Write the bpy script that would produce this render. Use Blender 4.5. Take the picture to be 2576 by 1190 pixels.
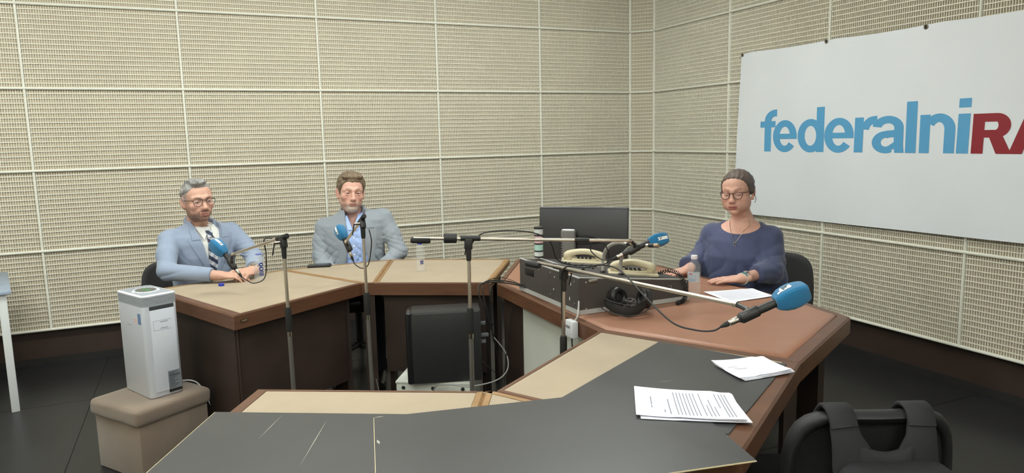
import bpy, bmesh, math, random
import numpy as np
from mathutils import Vector, Matrix
from mathutils.bvhtree import BVHTree
random.seed(7); RNG = np.random.default_rng(7)
for o in list(bpy.data.objects): bpy.data.objects.remove(o)
SC = bpy.context.scene
COL = SC.collection
# ------------------------------------------------------------------ camera
CAMH = 1.5375
fwd = Vector((0.40620335, 0.90338495, -0.13745713))
rgt = Vector((0.91055901, -0.41278894, -0.02208103))
up = Vector((0.07668846, 0.11619344, 0.99026156))
cd = bpy.data.cameras.new('camera'); cam = bpy.data.objects.new('camera', cd); COL.objects.link(cam)
M = Matrix((rgt, up, -fwd)).transposed().to_4x4(); M.translation = (0, 0, CAMH)
cam.matrix_world = M
cd.sensor_fit = 'HORIZONTAL'; cd.sensor_width = 36.0; cd.lens = 1780.67 / 2576 * 36.0
cd.clip_start = 0.05
SC.camera = cam
# ------------------------------------------------------------------ world, exposure, light levels
w = bpy.data.worlds.new('world'); SC.world = w; w.use_nodes = True
w.node_tree.nodes['Background'].inputs[0].default_value = (.75, .8, .85, 1)
w.node_tree.nodes['Background'].inputs[1].default_value = 0.15
SC.view_settings.view_transform = 'Standard'; SC.view_settings.look = 'None'
SC.view_settings.gamma = 1.0; SC.view_settings.use_curve_mapping = False
SC.view_settings.exposure = 0.0
ROOM_X0, ROOM_X1, ROOM_Y0, ROOM_Y1, CEIL = -2.96, 4.071, -2.2, 5.849, 3.085
LAMP_W = 30.8          # emission of the fluorescent ceiling panels
LAMP_C = (0.955, 1.0, 0.965)
# ------------------------------------------------------------------ helpers
def lin(h):
    if isinstance(h, str):
        h = h.lstrip('#'); c = [int(h[i:i+2], 16) / 255 for i in (0, 2, 4)]
    else: c = [v / 255 for v in h]
    return tuple(v / 12.92 if v <= .04045 else ((v + .055) / 1.055) ** 2.4 for v in c)
MATS = {}
def mat(name, col=None, rough=.6, metal=0, var=0, vscale=20, bump=0, bscale=200, stretch=(1, 1, 1), spec=.5,
        attr=None, trans=0, ior=1.45, emit=0, sheen=0, coat=0, sub=0, coords='Object', col2=None, alpha=1, detail=3):
    if name in MATS: return MATS[name]
    m = bpy.data.materials.new(name); m.use_nodes = True; nt = m.node_tree; N = nt.nodes; L = nt.links
    b = N['Principled BSDF']
    c = lin(col) if col is not None else (.5, .5, .5)
    b.inputs['Base Color'].default_value = (*c, 1); b.inputs['Roughness'].default_value = rough
    b.inputs['Metallic'].default_value = metal; b.inputs['Specular IOR Level'].default_value = spec
    b.inputs['IOR'].default_value = ior
    if trans: b.inputs['Transmission Weight'].default_value = trans
    if sheen: b.inputs['Sheen Weight'].default_value = sheen
    if coat: b.inputs['Coat Weight'].default_value = coat; b.inputs['Coat Roughness'].default_value = .15
    if sub:
        b.inputs['Subsurface Weight'].default_value = sub; b.inputs['Subsurface Radius'].default_value = (.012, .005, .003)
        b.inputs['Subsurface Scale'].default_value = .5
    if emit:
        b.inputs['Emission Color'].default_value = (*c, 1); b.inputs['Emission Strength'].default_value = emit
    tc = mp = None
    if var or bump or col2:
        tc = N.new('ShaderNodeTexCoord'); mp = N.new('ShaderNodeMapping'); mp.inputs['Scale'].default_value = stretch
        L.new(tc.outputs[coords], mp.inputs[0])
    src = None
    if attr:
        a = N.new('ShaderNodeVertexColor'); a.layer_name = attr; src = a.outputs['Color']
        L.new(src, b.inputs['Base Color'])
    if var or col2:
        n = N.new('ShaderNodeTexNoise'); n.inputs['Scale'].default_value = vscale; n.inputs['Detail'].default_value = detail
        L.new(mp.outputs[0], n.inputs['Vector'])
        mx = N.new('ShaderNodeMix'); mx.data_type = 'RGBA'
        rp = N.new('ShaderNodeValToRGB'); rp.color_ramp.elements[0].position = .32; rp.color_ramp.elements[1].position = .68
        L.new(n.outputs['Fac'], rp.inputs[0]); L.new(rp.outputs[0], mx.inputs[0])
        if col2:
            mx.inputs[6].default_value = (*c, 1); mx.inputs[7].default_value = (*lin(col2), 1)
        else:
            mx.blend_type = 'MULTIPLY'
            if src: 
                L.new(src, mx.inputs[6])
            else: mx.inputs[6].default_value = (*c, 1)
            k = 1 - var; mx.inputs[7].default_value = (k, k, k, 1)
        L.new(mx.outputs[2], b.inputs['Base Color'])
    if bump:
        n2 = N.new('ShaderNodeTexNoise'); n2.inputs['Scale'].default_value = bscale; n2.inputs['Detail'].default_value = 2
        L.new(mp.outputs[0], n2.inputs['Vector'])
        bp = N.new('ShaderNodeBump'); bp.inputs['Strength'].default_value = bump; bp.inputs['Distance'].default_value = .004
        L.new(n2.outputs['Fac'], bp.inputs['Height']); L.new(bp.outputs[0], b.inputs['Normal'])
    if alpha < 1: b.inputs['Alpha'].default_value = alpha
    MATS[name] = m; return m

ORG = {}      # world origin of every object (no rotation) so that parts can be written in world coordinates
def tag(o, label=None, cat=None, group=None, kind=None):
    if label: o['label'] = label
    if cat: o['category'] = cat
    if group: o['group'] = group
    if kind: o['kind'] = kind
    return o
def thing(name, loc, label, cat, group=None, rz=0):
    o = bpy.data.objects.new(name, None); COL.objects.link(o); o.location = loc; o.rotation_euler = (0, 0, rz)
    o.empty_display_size = .05; ORG[o] = Vector(loc); return tag(o, label, cat, group)
def link(name, me, m=None, parent=None, loc=None):
    o = bpy.data.objects.new(name, me); COL.objects.link(o)
    if m is not None and not me.materials: me.materials.append(m)
    if parent is not None: o.parent = parent
    if loc is not None: o.location = loc
    return o
class MB:
    """collects shapes, builds one mesh"""
    def __init__(s): s.v = []; s.f = []; s.fm = []; s.cur = 0
    def add(s, vs, fs):
        n = len(s.v); s.v += [tuple(p) for p in vs]; s.f += [tuple(n + i for i in f) for f in fs]; s.fm += [s.cur] * len(fs)
        return s
    def box(s, lo, hi):
        x0, y0, z0 = lo; x1, y1, z1 = hi
        return s.add([(x0,y0,z0),(x1,y0,z0),(x1,y1,z0),(x0,y1,z0),(x0,y0,z1),(x1,y0,z1),(x1,y1,z1),(x0,y1,z1)],
                     [(0,3,2,1),(4,5,6,7),(0,1,5,4),(1,2,6,5),(2,3,7,6),(3,0,4,7)])
    def obox(s, c, ax, ay, az, hx, hy, hz):
        c = Vector(c); ax, ay, az = Vector(ax).normalized()*hx, Vector(ay).normalized()*hy, Vector(az).normalized()*hz
        vs = [c+ax*i+ay*j+az*k for k in (-1,1) for (i,j) in ((-1,-1),(1,-1),(1,1),(-1,1))]
        return s.add(vs, [(0,3,2,1),(4,5,6,7),(0,1,5,4),(1,2,6,5),(2,3,7,6),(3,0,4,7)])
    def rbox(s, c, size, r, seg=3, R=None):
        bm = bmesh.new(); bmesh.ops.create_cube(bm, size=1)
        for v in bm.verts: v.co = Vector((v.co.x*size[0], v.co.y*size[1], v.co.z*size[2]))
        bmesh.ops.bevel(bm, geom=bm.edges[:], offset=r, segments=seg, profile=.5, affect='EDGES')
        return s._bm(bm, c, R)
    def _bm(s, bm, c=(0,0,0), R=None):
        bm.verts.index_update()
        vs = [((R @ v.co) if R is not None else v.co) + Vector(c) for v in bm.verts]
        s.add(vs, [[v.index for v in f.verts] for f in bm.faces]); bm.free(); return s
    def prism(s, poly, z0, z1):
        n = len(poly); a = sum(poly[i][0]*poly[(i+1)%n][1]-poly[(i+1)%n][0]*poly[i][1] for i in range(n))
        if a < 0: poly = poly[::-1]
        vs = [(x,y,z0) for x,y in poly]+[(x,y,z1) for x,y in poly]
        return s.add(vs, [tuple(range(n))[::-1], tuple(range(n,2*n))]+[(i,(i+1)%n,n+(i+1)%n,n+i) for i in range(n)])
    def tube(s, pts, r, n=10, cap=True, closed=False):
        pts = [Vector(p) for p in pts]; m = len(pts)
        rs = r if isinstance(r, (list, tuple)) else [r]*m
        vs = []; fs = []; nrm = None
        for i, p in enumerate(pts):
            if closed: t = (pts[(i+1) % m]-pts[i-1]).normalized()
            else: t = (pts[min(i+1,m-1)]-pts[max(i-1,0)]).normalized()
            if nrm is None:
                nrm = t.cross(Vector((0,0,1)))
                if nrm.length < .05: nrm = t.cross(Vector((0,1,0)))
                nrm.normalize()
            else:
                nrm = (nrm - t*nrm.dot(t))
                if nrm.length < 1e-5: nrm = t.cross(Vector((1,0,0)))
                nrm.normalize()
            b = t.cross(nrm)
            for k in range(n):
                a = 2*math.pi*k/n; vs.append(p+(nrm*math.cos(a)+b*math.sin(a))*rs[i])
        mm = m if closed else m-1
        for i in range(mm):
            for k in range(n):
                j = (i+1) % m
                fs.append((i*n+k, i*n+(k+1)%n, j*n+(k+1)%n, j*n+k))
        if cap and not closed: fs += [tuple(range(n))[::-1], tuple(range((m-1)*n, m*n))]
        return s.add(vs, fs)
    def lathe(s, prof, o=(0,0,0), axis=(0,0,1), n=24):
        """profile [(r, h)...] turned around axis"""
        o = Vector(o); ax = Vector(axis).normalized(); u = ax.orthogonal().normalized(); v = ax.cross(u)
        vs = []; fs = []; m = len(prof)
        for r, h in prof:
            for k in range(n):
                a = 2*math.pi*k/n; vs.append(o+ax*h+(u*math.cos(a)+v*math.sin(a))*max(r,1e-5))
        for i in range(m-1):
            for k in range(n): fs.append((i*n+k, i*n+(k+1)%n, (i+1)*n+(k+1)%n, (i+1)*n+k))
        fs += [tuple(range(n))[::-1], tuple(range((m-1)*n, m*n))]
        return s.add(vs, fs)
    def loft(s, rings, cap=True):
        n = len(rings[0]); vs = [p for r in rings for p in r]; fs = []
        for i in range(len(rings)-1):
            for k in range(n): fs.append((i*n+k, i*n+(k+1)%n, (i+1)*n+(k+1)%n, (i+1)*n+k))
        if cap: fs += [tuple(range(n))[::-1], tuple(range((len(rings)-1)*n, len(rings)*n))]
        return s.add(vs, fs)
    def mesh(s, name, org=None, angle=35):
        me = bpy.data.meshes.new(name)
        vs = s.v if org is None else [(p[0]-org[0], p[1]-org[1], p[2]-org[2]) for p in s.v]
        me.from_pydata(vs, [], s.f)
        bm = bmesh.new(); bm.from_mesh(me); bmesh.ops.recalc_face_normals(bm, faces=bm.faces[:]); bm.to_mesh(me); bm.free()
        if angle: me.shade_smooth(); me.set_sharp_from_angle(angle=math.radians(angle))
        me.update(); return me
    def build(s, name, m, parent=None, angle=35, label=None, cat=None, group=None, kind=None, local=False):
        org = None
        if parent is not None and not local: org = ORG.get(parent, Vector((0,0,0)))
        me = s.mesh(name, org, angle)
        ms = m if isinstance(m, (list, tuple)) else [m]
        for q in ms: me.materials.append(q)
        if len(ms) > 1: me.polygons.foreach_set('material_index', s.fm)
        o = link(name, me, None, parent)
        ORG[o] = org if org is not None else Vector((0,0,0))
        return tag(o, label, cat, group, kind)
def V(*a): return Vector(a)
def catmull(P, n=8, closed=False):
    P = [Vector(p) for p in P]; out = []; m = len(P)
    rng = range(m if closed else m-1)
    for i in rng:
        if closed: a,b,c,d = P[i-1],P[i],P[(i+1)%m],P[(i+2)%m]
        else: a,b,c,d = P[max(i-1,0)],P[i],P[i+1],P[min(i+2,m-1)]
        for k in range(n):
            t = k/n
            out.append(.5*((2*b)+(c-a)*t+(2*a-5*b+4*c-d)*t*t+(3*b-a-3*c+d)*t**3))
    if not closed: out.append(P[-1])
    return out
def inset(poly, ws):
    """inset polygon (any orientation), ws width per edge i -> i+1"""
    n = len(poly); a = sum(poly[i][0]*poly[(i+1)%n][1]-poly[(i+1)%n][0]*poly[i][1] for i in range(n)); sg = 1 if a > 0 else -1
    if not isinstance(ws, (list, tuple)): ws = [ws]*n
    L = []
    for i in range(n):
        p = Vector(poly[i]); q = Vector(poly[(i+1)%n]); d = (q-p).normalized(); nn = Vector((-d.y, d.x))*sg
        L.append((p+nn*ws[i], d))
    out = []
    for i in range(n):
        p, d = L[i-1]; q, e = L[i]; den = d.x*e.y-d.y*e.x
        t = ((q.x-p.x)*e.y-(q.y-p.y)*e.x)/den
        out.append((p.x+d.x*t, p.y+d.y*t))
    return out
# ------------------------------------------------------------------ materials of the room
m_bar = mat('grille_cream', '#e9e5d5', .55, var=.05, vscale=3)
m_rail = mat('rail_cream', '#e6e5d8', .45)
m_back = mat('backing_tan', '#c5b8a1', .85, var=.10, vscale=4)
m_plinth = mat('plinth_brown', '#3a2c25', .6, var=.2, vscale=6)
m_dark = mat('base_black', '#211f1e', .7)
m_paint = mat('painted_wall', '#cfc8b4', .8)
m_ceil = mat('ceiling_white', '#d8d6cc', .9)
m_wood = mat('walnut_edge', '#694733', .42, bump=.03, bscale=60, stretch=(1, 1, 12), col2='#5a3c2a', vscale=5, detail=5)
m_woodlt = mat('oak_strip', '#9b7a54', .5, col2='#87673f', vscale=14, detail=5)
m_wooddk = mat('dark_stained_panel', '#3b2d27', .55, col2='#31251f', vscale=5, detail=5)
m_felt = mat('beige_felt', '#a69782', .95, var=.06, vscale=7, bump=.15, bscale=500)
m_leather = mat('brown_leatherette', '#9c705a', .42, var=.10, vscale=9, bump=.12, bscale=350)
# floor: dark vinyl sheets with welded joints and a satin sheen
mf = mat('floor_vinyl', '#2b2b2d', .32, var=.25, vscale=2.2, bump=.03, bscale=30, detail=6)
# ------------------------------------------------------------------ shell
fl = MB(); fl.box((ROOM_X0-.2, ROOM_Y0-.2, -.1), (ROOM_X1+.2, ROOM_Y1+.2, -.003))
floor = fl.build('floor', mat('floor_joint', '#121212', .6), kind='structure')
sheet = None
nx = 0
xs = np.arange(ROOM_X0-.1, ROOM_X1+.19, 1.2); ys = np.arange(ROOM_Y0-.1, ROOM_Y1+.19, 1.2)
for i, x in enumerate(xs):
    for j, y in enumerate(ys):
        if sheet is None:
            sheet = MB().box((.002, .002, -.0025), (1.198, 1.198, 0)).mesh('floor_sheet', angle=0); sheet.materials.append(mf)
        link('floor_sheet', sheet, None, floor, (x, y, 0))
cl = MB(); cl.box((ROOM_X0-.2, ROOM_Y0-.2, CEIL), (ROOM_X1+.2, ROOM_Y1+.2, CEIL+.1))
ceiling = cl.build('ceiling', m_ceil, kind='structure')
MB().box((ROOM_X0-.15, ROOM_Y0-.15, 0), (ROOM_X0, ROOM_Y1+.15, CEIL)).build('wall_left', m_paint, kind='structure')
MB().box((ROOM_X0-.15, ROOM_Y0-.15, 0), (ROOM_X1+.15, ROOM_Y0, CEIL)).build('wall_near', m_paint, kind='structure')
RZ = [.2604 + .5625*i for i in range(6)]          # heights of the horizontal rails
GD = .0085                                          # depth of the grille
def grille(wd, ht):
    """egg-crate grille, front at y=0 going back to y=GD; x along the wall"""
    mb = MB(); nv = max(4, round(wd/.0149)); nh = round(ht/.032)
    for i in range(nv+1):
        x = wd*i/nv; a = .0018
        mb.add([(x-a,.0012,0),(x+a,.0012,0),(x+a,.0012,ht),(x-a,.0012,ht),(x-a,GD,0),(x+a,GD,0),(x+a,GD,ht),(x-a,GD,ht)],
               [(0,1,2,3),(1,5,6,2),(4,0,3,7)])
    for j in range(nh+1):
        z = ht*j/nh; a = .0031
        mb.add([(0,0,z-a),(wd,0,z-a),(wd,0,z+a),(0,0,z+a),(0,GD,z-a),(wd,GD,z-a),(wd,GD,z+a),(0,GD,z+a)],
               [(0,1,2,3),(3,2,6,7),(0,4,5,1)])
    me = bpy.data.meshes.new('acoustic_panel'); me.from_pydata(mb.v, [], mb.f); me.materials.append(m_bar); return me
def rail_profile(mb, p, q, out, r):
    """half-round moulding from p to q standing out along `out`"""
    p, q, out = Vector(p), Vector(q), Vector(out); d = (q-p).normalized(); s = d.cross(out).normalized()
    prof = [(-1, -1.2), (-1, .35), (-.75, .75), (-.3, .98), (.3, .98), (.75, .75), (1, .35), (1, -1.2)]
    mb.loft([[e+s*a*r+out*b*r for a, b in prof] for e in (p, q)])
def wall_side(name, p0, dirv, cols, inward, backing_poly):
    """p0 origin on the wall plane, dirv along the wall, cols = positions of vertical rails along dirv"""
    p0, dirv, inward = Vector(p0), Vector(dirv).normalized(), Vector(inward).normalized()
    wb = MB()
    a, b = backing_poly
    A, B = p0+dirv*a, p0+dirv*b
    off = -inward*.006
    wb.loft([[Vector((q.x,q.y,RZ[0]))+off*1.0 for q in (A,B)]+[Vector((q.x,q.y,RZ[0]))-inward*.16 for q in (B,A)],
             [Vector((q.x,q.y,CEIL))+off for q in (A,B)]+[Vector((q.x,q.y,CEIL))-inward*.16 for q in (B,A)]])
    W = wb.build(name, m_back, angle=0, kind='structure')
    ang = math.atan2(dirv.y, dirv.x)
    flip = Vector((-dirv.y, dirv.x, 0)).dot(inward) > 0      # local +y must point into the wall
    for i in range(len(cols)-1):
        wd = abs(cols[i+1]-cols[i]); me = None
        for j in range(5):
            if me is None: me = grille(wd-.006, .5625-.004)
            c = max(cols[i], cols[i+1]) if flip else min(cols[i], cols[i+1])
            q = p0+dirv*c+inward*(GD-.004); q.z = RZ[j]+.002
            o = link('acoustic_panel', me, None, W, q); o.rotation_euler.z = ang+(math.pi if flip else 0)
    for c in cols:
        for j in range(5):
            mb = MB(); q = p0+dirv*c+inward*(GD-.001)
            rail_profile(mb, (q.x,q.y,RZ[j]+.008), (q.x,q.y,RZ[j+1]-.008), inward, .0082); mb.build('vertical_rail', m_rail, W)
    for j in range(6):
        mb = MB(); A2, B2 = p0+dirv*a+inward*(GD+.004), p0+dirv*b+inward*(GD+.004)
        rail_profile(mb, (A2.x,A2.y,RZ[j]), (B2.x,B2.y,RZ[j]), inward, .0090); mb.build('horizontal_rail', m_rail, W)
    # plinth under the grilles, set back, and its dark foot strip
    mb = MB(); P, Qq = p0+dirv*a, p0+dirv*b
    mb.loft([[Vector((e.x,e.y,z))-inward*d for d, z in ((.03,0),(.03,.255),(.16,.255),(.16,0))] for e in (P, Qq)]); 
    mb.build('plinth', m_plinth, W, angle=0)
    mb = MB()
    mb.loft([[Vector((e.x,e.y,z))-inward*d for d, z in ((.018,0),(.018,.05),(.032,.05),(.032,0))] for e in (P, Qq)])
    mb.build('foot_strip', m_dark, W, angle=0)
    return W
XB = [-2.955, -1.974, -.991, -.006, .986, 1.966, 2.941, 3.908]
wall_side('wall_back', (0, ROOM_Y1, 0), (1, 0, 0), XB, (0, -1, 0), (ROOM_X0-.1, 3.908))
YR = [5.683, 4.646, 3.648, 2.622, 1.60, .58, -.44, -1.46, -2.19]
wall_side('wall_right', (ROOM_X1, 0, 0), (0, -1, 0), [-y for y in YR], (-1, 0, 0), (-5.683, 2.3))
d = Vector((4.071-3.908, 5.683-5.849, 0)); ln = d.length
wall_side('wall_corner', (3.908, 5.849, 0), d, [0, ln], (-.714, -.70, 0), (0, ln))
# ceiling lights: recessed fluorescent panels (above the picture)
m_tube = mat('lamp_diffuser', (255, 252, 240), .5, emit=1)
nt = m_tube.node_tree.nodes['Principled BSDF']
nt.inputs['Emission Color'].default_value = (*LAMP_C, 1); nt.inputs['Emission Strength'].default_value = LAMP_W
m_lframe = mat('lamp_frame', '#e4e4e0', .4)
LAMPS = [(-1.5, 3.8), (.45, 3.8), (2.3, 3.8), (-1.7, 1.4), (.3, 1.4), (-.7, -.9), (1.4, -.9)]
for i, (x, y) in enumerate(LAMPS):
    row = ['the row nearest the back wall', 'the row above the near desks', 'the row behind the camera'][0 if i < 3 else 1 if i < 5 else 2]
    pos = (['left', 'middle', 'right'][i] if i < 3 else ['left', 'right'][(i-3) % 2])
    t = thing('ceiling_light', (x, y, CEIL), f'white fluorescent ceiling lamp, {pos} one of {row}', 'ceiling light', 'ceiling lights')
    MB().box((-.60,-.16,-.025),(.60,.16,0)).build('housing', m_lframe, t, local=True, angle=0)
    MB().loft([[Vector((x_*q,y_*q2,z_)) for x_, y_ in ((-.57,-.14),(.57,-.14),(.57,.14),(-.57,.14))] for q, q2, z_ in ((1,1,-.0255),(1,1,-.085),(.98,.86,-.115))]).build('diffuser', m_tube, t, local=True, angle=0)
    for s_ in (-1, 1): MB().box((s_*.585-.012,-.15,-.11),(s_*.585+.012,.15,-.0255)).build('end_cap', m_lframe, t, local=True, angle=0)
# ------------------------------------------------------------------ ring of desks
ZT = .75
def desk(name, poly, label, widths, exposed, top, panels, fasc=.07, group='conference desks in a ring', trim=None):
    """poly: corners; widths: wood edge width per side; exposed: sides that show a deep fascia;
    panels: (side, inset, z0, z1, t0, t1, material, name)"""
    c = (sum(p[0] for p in poly)/len(poly), sum(p[1] for p in poly)/len(poly), 0)
    t = thing(name, c, label, 'desk', group)
    n = len(poly); ins = inset(poly, widths)
    if top == 'leather':
        rings = []
        for wv, z in ((0,.70),(0,.742),(.006,.752),(.018,.758),(.034,.758),(.055,.7555)):
            q = inset(ins, wv); rings.append([Vector((x,y,z)) for x,y in q])
        MB().loft(rings).build('leather_top', m_leather, t, angle=50)
    else:
        MB().prism(inset(ins, .0012), .70, ZT).build('felt_top', m_felt, t, angle=0)
    for i in range(n):
        j = (i+1) % n; p, q, a, b = Vector(poly[i]), Vector(poly[j]), Vector(ins[i]), Vector(ins[j])
        zb = ZT-fasc if i in exposed else ZT-.035
        ch = min(.008, widths[i]*.4)
        rings = []
        for o_, i_ in ((p, a), (q, b)):
            dv = (i_-o_); k = ch/max(dv.length, 1e-6)
            o2 = o_+dv*k
            rings.append([Vector((i_.x,i_.y,zb)), Vector((i_.x,i_.y,ZT+.0012)), Vector((o2.x,o2.y,ZT+.0012)), Vector((o_.x,o_.y,ZT-ch*.8)), Vector((o_.x,o_.y,zb))])
        MB().loft(rings).build('edge_board', m_wood if (i in exposed or trim is None) else trim, t, angle=20)
    for (i, ins_, z0, z1, t0, t1, mm, pn) in panels:
        j = (i+1) % n; q = inset(poly, ins_); q2 = inset(poly, ins_+.022)
        A, B = Vector(q[i]), Vector(q[j]); A2, B2 = Vector(q2[i]), Vector(q2[j])
        pts = [A.lerp(B, t0), A.lerp(B, t1), A2.lerp(B2, t1), A2.lerp(B2, t0)]
        MB().prism([(v.x, v.y) for v in pts], z0, z1).build(pn, mm, t, angle=0)
    return t
pF, pA, pA2, pB0, pLo, pWr, pSr = (.13,3.454), (.828,3.918), (.895,3.878), (1.456,3.548), (.476,4.592), (1.183,4.612), (1.868,4.199)
pB, pC, pCr, pRo = (1.492,3.532), (1.472,2.424), (1.860,1.740), (2.515,2.091)
pD1, pD0, pE = (.820,1.978), (.790,1.992), (.139,2.355)
pD1o, pD0o, pEo = (1.208,1.300), (.42,1.33), (-.231,1.69)
WD = m_wooddk
ldk = desk('conference_desk', [pF, pA, pLo, (-.26,4.33)], 'beige-topped wooden desk where the man in the light blue suit rests his hands', [.016,.02,.03,.045], (0,3), 'felt',
     [(3,.03,0,.68,0,1,WD,'side_panel'), (0,.05,.2,.68,-.035,.94,WD,'front_panel'), (1,.05,0,.68,.02,.2,WD,'leg_panel'), (1,.1,0,.68,.8,.95,WD,'leg_panel')], trim=m_woodlt)
desk('corner_desk', [pA, pA2, pWr, pLo], 'triangular beige corner desk in front of the man in the grey jacket', [.01,.018,.03,.018], (0,), 'felt',
     [(2,.05,0,.68,.05,.12,WD,'leg_panel'), (2,.05,0,.68,.86,.95,WD,'leg_panel'), (0,.008,.0,.68,0,1,WD,'corner_post')], trim=m_woodlt)
desk('conference_desk', [pA2, pB0, pSr, pWr], 'beige-topped wooden desk with the blue-capped bottle, behind the computer tower', [.012,.03,.03,.02], (0,), 'felt',
     [(0,.05,.22,.68,-.02,1.02,WD,'front_panel'), (1,.05,0,.68,.02,.3,WD,'leg_panel'), (3,.05,0,.68,.7,.95,WD,'leg_panel'), (1,.05,0,.68,.7,.95,WD,'leg_panel')], trim=m_woodlt)
m_cab = mat('grey_green_metal', '#c6c8bc', .5, var=.06, vscale=5)
opd = desk('operator_desk', [pB, pC, pCr, pRo, (2.562,2.36), (2.562,3.5), (1.905,4.172)], 'large desk topped with padded brown leatherette, seating the woman in navy', [.028,.022,.05,.04,.04,.04,.03], (0,2,3,4,5), 'leather',
     [(0,.045,0,.68,-.03,.2,WD,'front_panel'), (0,.05,.03,.68,.2,.98,m_cab,'cabinet_door'), (2,.08,0,.68,.04,.3,WD,'leg_panel'), (3,.08,0,.68,.05,.9,WD,'leg_panel'), (6,.06,0,.68,.3,.9,WD,'side_panel'), (5,.08,0,.68,.05,.3,WD,'leg_panel')])
for zz in (.6, .35, .12): MB().lathe([(.004,0),(.004,.002),(.002,.003)], (1.541, 3.28, zz), (-1,0,0), 8).build('screw', mat('steel', '#b9b9b6', .35, .9), opd)
desk('conference_desk', [pC, pCr, pD1o, pD1], 'beige-topped desk partly covered by a black board, carrying the folded white papers', [.02,.055,.02,.018], (1,3), 'felt',
     [(1,.1,0,.68,.03,.2,WD,'leg_panel'), (1,.1,0,.68,.8,.97,WD,'leg_panel'), (3,.05,.2,.68,.03,.97,WD,'front_panel')])
desk('corner_desk', [pD1, pD0, pD0o, pD1o], 'small triangular beige corner desk mostly under the black boards', [.006,.025,.05,.025], (0,2), 'felt',
     [(2,.1,0,.68,.05,.2,WD,'leg_panel'), (0,.004,0,.68,0,1,WD,'corner_post')], trim=m_woodlt)
desk('conference_desk', [pD0, pE, pEo, pD0o], 'nearest beige-topped desk, its front half covered by a black board', [.014,.04,.055,.025], (0,1,2), 'felt',
     [(1,.03,0,.68,0,1,WD,'side_panel'), (0,.05,.2,.68,.03,.97,WD,'front_panel'), (2,.1,0,.68,.8,.97,WD,'leg_panel')], trim=m_woodlt)
# black hardboard sheets laid over the desks
m_board = mat('black_hardboard', '#434343', .38, var=.12, vscale=4, bump=.02, bscale=80)
m_bedge = mat('board_raw_edge', '#cfc09a', .8)
m_scr = mat('pale_scratch', '#a8a69a', .8)
def board(poly, z, label, scr=(), raw=()):
    c = (sum(p[0] for p in poly)/len(poly), sum(p[1] for p in poly)/len(poly), z)
    t = thing('black_board', c, label, 'board', 'black boards over the desks')
    MB().prism(inset(poly, .0016), z, z+.0032).build('sheet', m_board, t, angle=0)
    n = len(poly); ins = inset(poly, .0015)
    for i in range(n):
        j = (i+1) % n
        MB().prism([poly[i], poly[j], ins[j], ins[i]], z, z+.0031).build('raw_edge' if i in raw else 'edge', m_bedge if i in raw else m_board, t, angle=0)
    for k, (a, b, wd) in enumerate(scr):
        a, b = Vector(a), Vector(b); s = Vector((-(b-a).y, (b-a).x)).normalized()*wd
        MB().prism([tuple(a), tuple(a.lerp(b,.5)+s), tuple(b), tuple(a.lerp(b,.5)-s)], z+.0032, z+.0034).build('scratch', m_scr, t, angle=0)
    return t
board([(.010,2.196), (.530,1.906), (.66,1.55), (.30,1.36), (-.215,1.72)], ZT+.0015, 'left black board on the nearest desk, with a cream chipped left edge', [((.19,2.08),(.11,1.93),.0008), ((.30,1.98),(.19,1.72),.001)], raw=(4,))
board([(1.583,2.168), (1.800,1.745), (1.234,1.386), (.968,1.82)], ZT+.0015, 'black board under the folded white papers beside the leather top', [((1.31,1.80),(1.36,1.79),.001)])
board([(.420,1.924), (1.315,1.748), (1.184,1.230), (.30,1.395)], ZT+.0050, 'right black board lying on top of the other two, under the printed sheets', [((.42,1.924),(.45,1.921),.002), ((.393,1.77),(.392,1.74),.004)], raw=(3,2))

dF = (Vector(pA)-Vector(pF)).normalized(); dF = Vector((dF.x, dF.y, 0)); nF = Vector((dF.y, -dF.x, 0)); sF = Vector((*pF, .717))+dF*.055+nF*.0008
MB().obox(sF, dF, nF, (0,0,1), .020, .0015, .006).build('name_plate', mat('plate_bronze', '#4a3a28', .4, .4), ldk, angle=0)
MB().obox(sF+nF*.0016, dF, nF, (0,0,1), .014, .0004, .0025).build('plate_slot', mat('slot_pale', '#8d7f66', .5), ldk, angle=0)
# ------------------------------------------------------------------ banner
YBN = 4.036
m_ban = mat('banner_vinyl', '#e6eaef', .5, var=.03, vscale=2)
m_lblue = mat('letter_blue', '#5aa2cf', .45); m_lred = mat('letter_dark_red', '#8e1f2b', .45)
ban = thing('banner', (YBN, 2.9, .90), 'white vinyl banner lettered in blue and red, hung on the right wall', 'banner')
def ban_x(y, z):     # gentle waves of the hanging sheet
    return YBN - .006*math.sin(2.6*(y+.6*z)+.5) - .004*math.sin(7*(y-.5*z)) - .006*math.exp(-((y-4.4+(2.16-z)*.35)/.06)**2)*math.exp(-((z-1.95)/.25)**2) - .012*max(0, (1.2-z))
mb = MB(); ny, nz = 90, 36; y0, y1 = 1.32, 4.475
vs = []; fs = []
def ban_pt(u, v, dx=0):
    y = y0+(y1-y0)*u; zt = 2.148+.012*(u) - .010*abs(math.sin(u*math.pi*4.2)); zb = .93-.035*u
    z = zb+(zt-zb)*v; yy = y+.035*(1-v)*(u > .999)*0 + .04*(1-v)*max(0,(u-.9)/.1)
    return Vector((ban_x(yy, z)+dx, yy, z))
for k in (0, .0012):
    for j in range(nz+1):
        for i in range(ny+1): vs.append(ban_pt(i/ny, j/nz, k))
n1 = (ny+1)*(nz+1)
for k in (0, n1):
    for j in range(nz):
        for i in range(ny):
            a = k+j*(ny+1)+i; fs.append((a, a+1, a+ny+2, a+ny+1) if k else (a, a+ny+1, a+ny+2, a+1))
for i in range(ny):
    a = i; fs.append((a, a+1, a+1+n1, a+n1)); a = nz*(ny+1)+i; fs.append((a+1, a, a+n1, a+1+n1))
for j in range(nz):
    a = j*(ny+1); b = a+ny+1; fs.append((b, a, a+n1, b+n1)); a += ny; b += ny; fs.append((a, b, b+n1, a+n1))
mb.add(vs, fs); mb.build('sheet', m_ban, ban, angle=60)
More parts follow.
